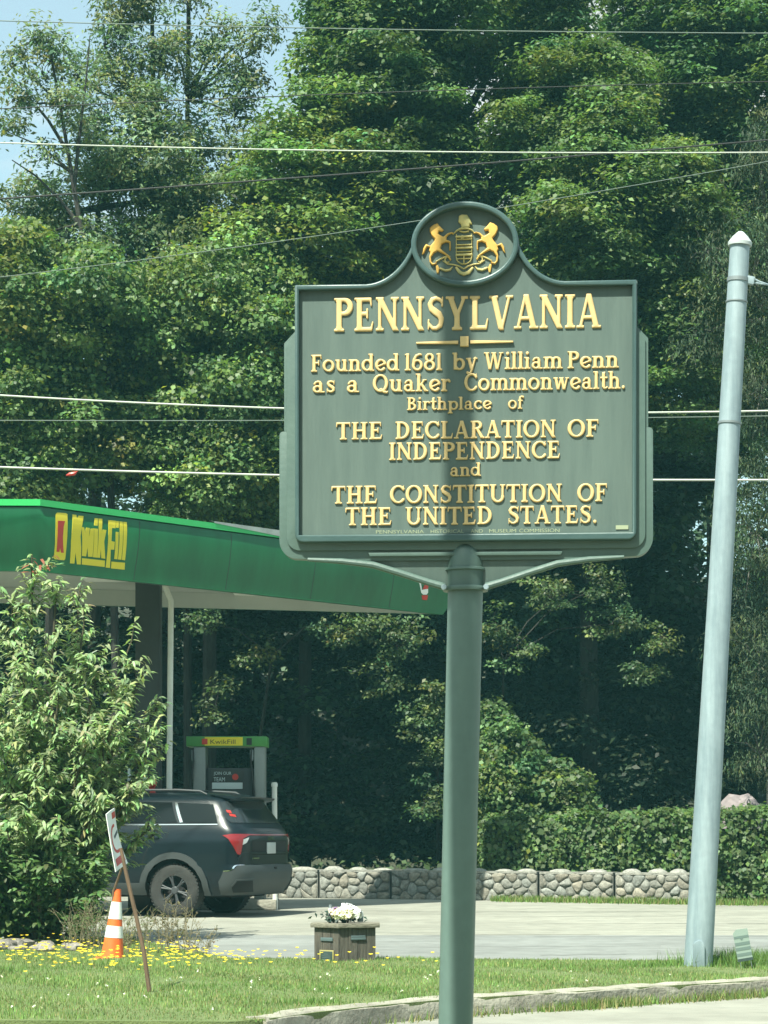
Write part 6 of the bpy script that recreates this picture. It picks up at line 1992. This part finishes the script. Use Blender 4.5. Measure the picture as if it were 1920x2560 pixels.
tips = [(80, 1385, -.1, .8, .6), (30, 1500, .1, .75, 0), (140, 1480, -.2, .7, 0), (210, 1560, .0, .65, .0), (255, 1640, -.2, .75, 0), (330, 1600, .1, .62, 0), (355, 1690, -.3, .6, 0), (400, 1760, .0, .5, 0), (395, 1830, -.3, .6, 0),
        (410, 1860, .1, .45, 0), (375, 1940, -.4, .5, 0), (395, 2060, -.2, .42, 0), (390, 2085, .2, .40, 0), (330, 1980, -.5, .6, 0), (-40, 1580, .2, .8, 0), (-60, 1750, -.3, .8, 0), (60, 1650, -.6, .8, 0), (150, 1720, -.7, .8, 0), (0, 1850, -.7, .8, 0), (110, 1900, -.9, .8, 0), (220, 1850, -.8, .75, 0), (290, 1790, -.6, .7, 0),
        (250, 2000, -.9, .6, 0), (60, 2050, -.9, .7, 0), (150, 2080, -.9, .6, 0), (-40, 2080, -.6, .8, 0), (200, 1470, .5, .5, 0), (120, 1600, .6, .8, 0), (300, 1900, .6, .7, 0), (60, 1800, .8, .8, 0)]
for u, v, dy, sp_, red in tips:
    m1 = (base_uv[0]*.55 + u*.45 + random.uniform(-20, 20), 2330 + (v-2330)*.45)
    m2 = (base_uv[0]*.2 + u*.8 + random.uniform(-10, 10), 2330 + (v-2330)*.80 - 12)
    br.append(([base_uv, m1, m2, (u, v)], dy, 17 if v > 1600 else 13, sp_, red))
shrub('leafy_shrub', 'tall bright shrub with long drooping leaves and reddish tips at the left edge', 26.0, base_uv, br, .112, 56, BC, seed=4, aspect=.28)
br = []
for k in range(30):
    u = -80 + 375*random.random(); v = 2075 + 190*random.random() + max(0, (u - 170))*.6
    br.append(([(110 + (u-110)*.5, 2345), (u*.8 + 22, (2345+v)/2), (u, v)], random.uniform(-.7, .5), 22, .42, 0))
shrub('low_shrub', 'dense dark low shrub at the foot of the tall left shrub', 25.4, (110, 2345), br, .10, 42, (0.085, 0.145, 0.045), seed=6, droop=.2, aspect=.42)
# dry weeds
def weed(label, y, us, v0, h, n_, seed, col=(.16, .14, .075)):
    rs = random.Random(seed)
    b = PX(us[0], v0, y); z0 = verge_z(b.x, y)
    loc = Vector((b.x, y, z0))
    t = thing('dry_weed', label, 'weed', loc, 0, 'dry weeds at the lot edge')
    mb = MB(); C = []
    for k in range(n_):
        u = rs.uniform(us[0]-us[1], us[0]+us[1])
        p0 = Vector((PX(u, v0, y).x, y + rs.uniform(-.3, .2), z0))
        hh = h*rs.uniform(.45, 1)
        p1 = p0 + Vector((rs.uniform(-.08, .08), rs.uniform(-.05, .05), hh*.6)); p2 = p1 + Vector((rs.uniform(-.12, .12), 0, hh*.4))
        mb.tube([p0, p1, p2], [.004, .003, .0015], 4, cap=False)
        for q in range(7):
            f_ = rs.uniform(.25, 1)
            c = p0.lerp(p1, f_/.6) if f_ < .6 else p1.lerp(p2, (f_-.6)/.4)
            e_ = c + Vector((rs.uniform(-.10, .10), rs.uniform(-.05, .05), rs.uniform(.0, .10)))
            mb.tube([c, e_], [.002, .001], 4, cap=False)
            for w_ in range(4):
                C.append(tuple(c.lerp(e_, rs.uniform(.2, 1)) + Vector((rs.uniform(-.012, .012), 0, rs.uniform(-.01, .01)))))
    mb.build('stalks', mat('dry_stalk', (.20, .17, .10), .9) if 'drystalk' not in M else M['drystalk'], t, loc)
    C = np.array(C); n = len(C)
    sh_ = leaf_object('seed_heads', C, rng.normal(0, .7, (n, 3)) + np.array([0, -.3, .6]), np.full(n, .022)*np.exp(rng.normal(0, .3, n)), colvar(n, col, .3, .1), M['leaf'], t, loc, aspect=.5)
    sh_['kind'] = 'stuff'
M['drystalk'] = mat('dry_stalks', (.20, .17, .10), .9)
weed('thin dry weed stalks in front of the car wheel', 24.2, (440, 45), 2400, .62, 26, 3)
weed('sparse dry weeds right of the orange cone', 24.0, (335, 45), 2400, .50, 24, 5, (.12, .14, .06))
weed('straggling green-brown weeds between cone and left shrub', 24.6, (225, 60), 2390, .62, 46, 7, (.08, .13, .045))
weed('few bent dry stalks at the end of the yellow flowers', 23.6, (500, 30), 2400, .30, 10, 9)

# ------------------------------------------------------------------ teal veil volume, added to lift the dark tones like tinted glass
hz = MB(); hz.box((0, 42, 14.3), (260, 180, 31.4))
ho = hz.build('window_veil', None, smooth=0) if False else None
me = bpy.data.meshes.new('window_veil'); me.from_pydata(hz.v, [], hz.f)
hm = bpy.data.materials.new('window_veil'); hm.use_nodes = True
hn = hm.node_tree; hn.nodes.clear()
ho_ = hn.nodes.new('ShaderNodeOutputMaterial'); pv = hn.nodes.new('ShaderNodeVolumePrincipled')
pv.inputs['Color'].default_value = (0.30, 0.85, 0.88, 1)
pv.inputs['Density'].default_value = 0.00065
hn.links.new(pv.outputs[0], ho_.inputs['Volume'])
me.materials.append(hm)
tag(link(bpy.data.objects.new('window_veil', me)), 'thin teal veil added between viewer and trees, standing in for window tint', 'window_veil', kind='stuff')
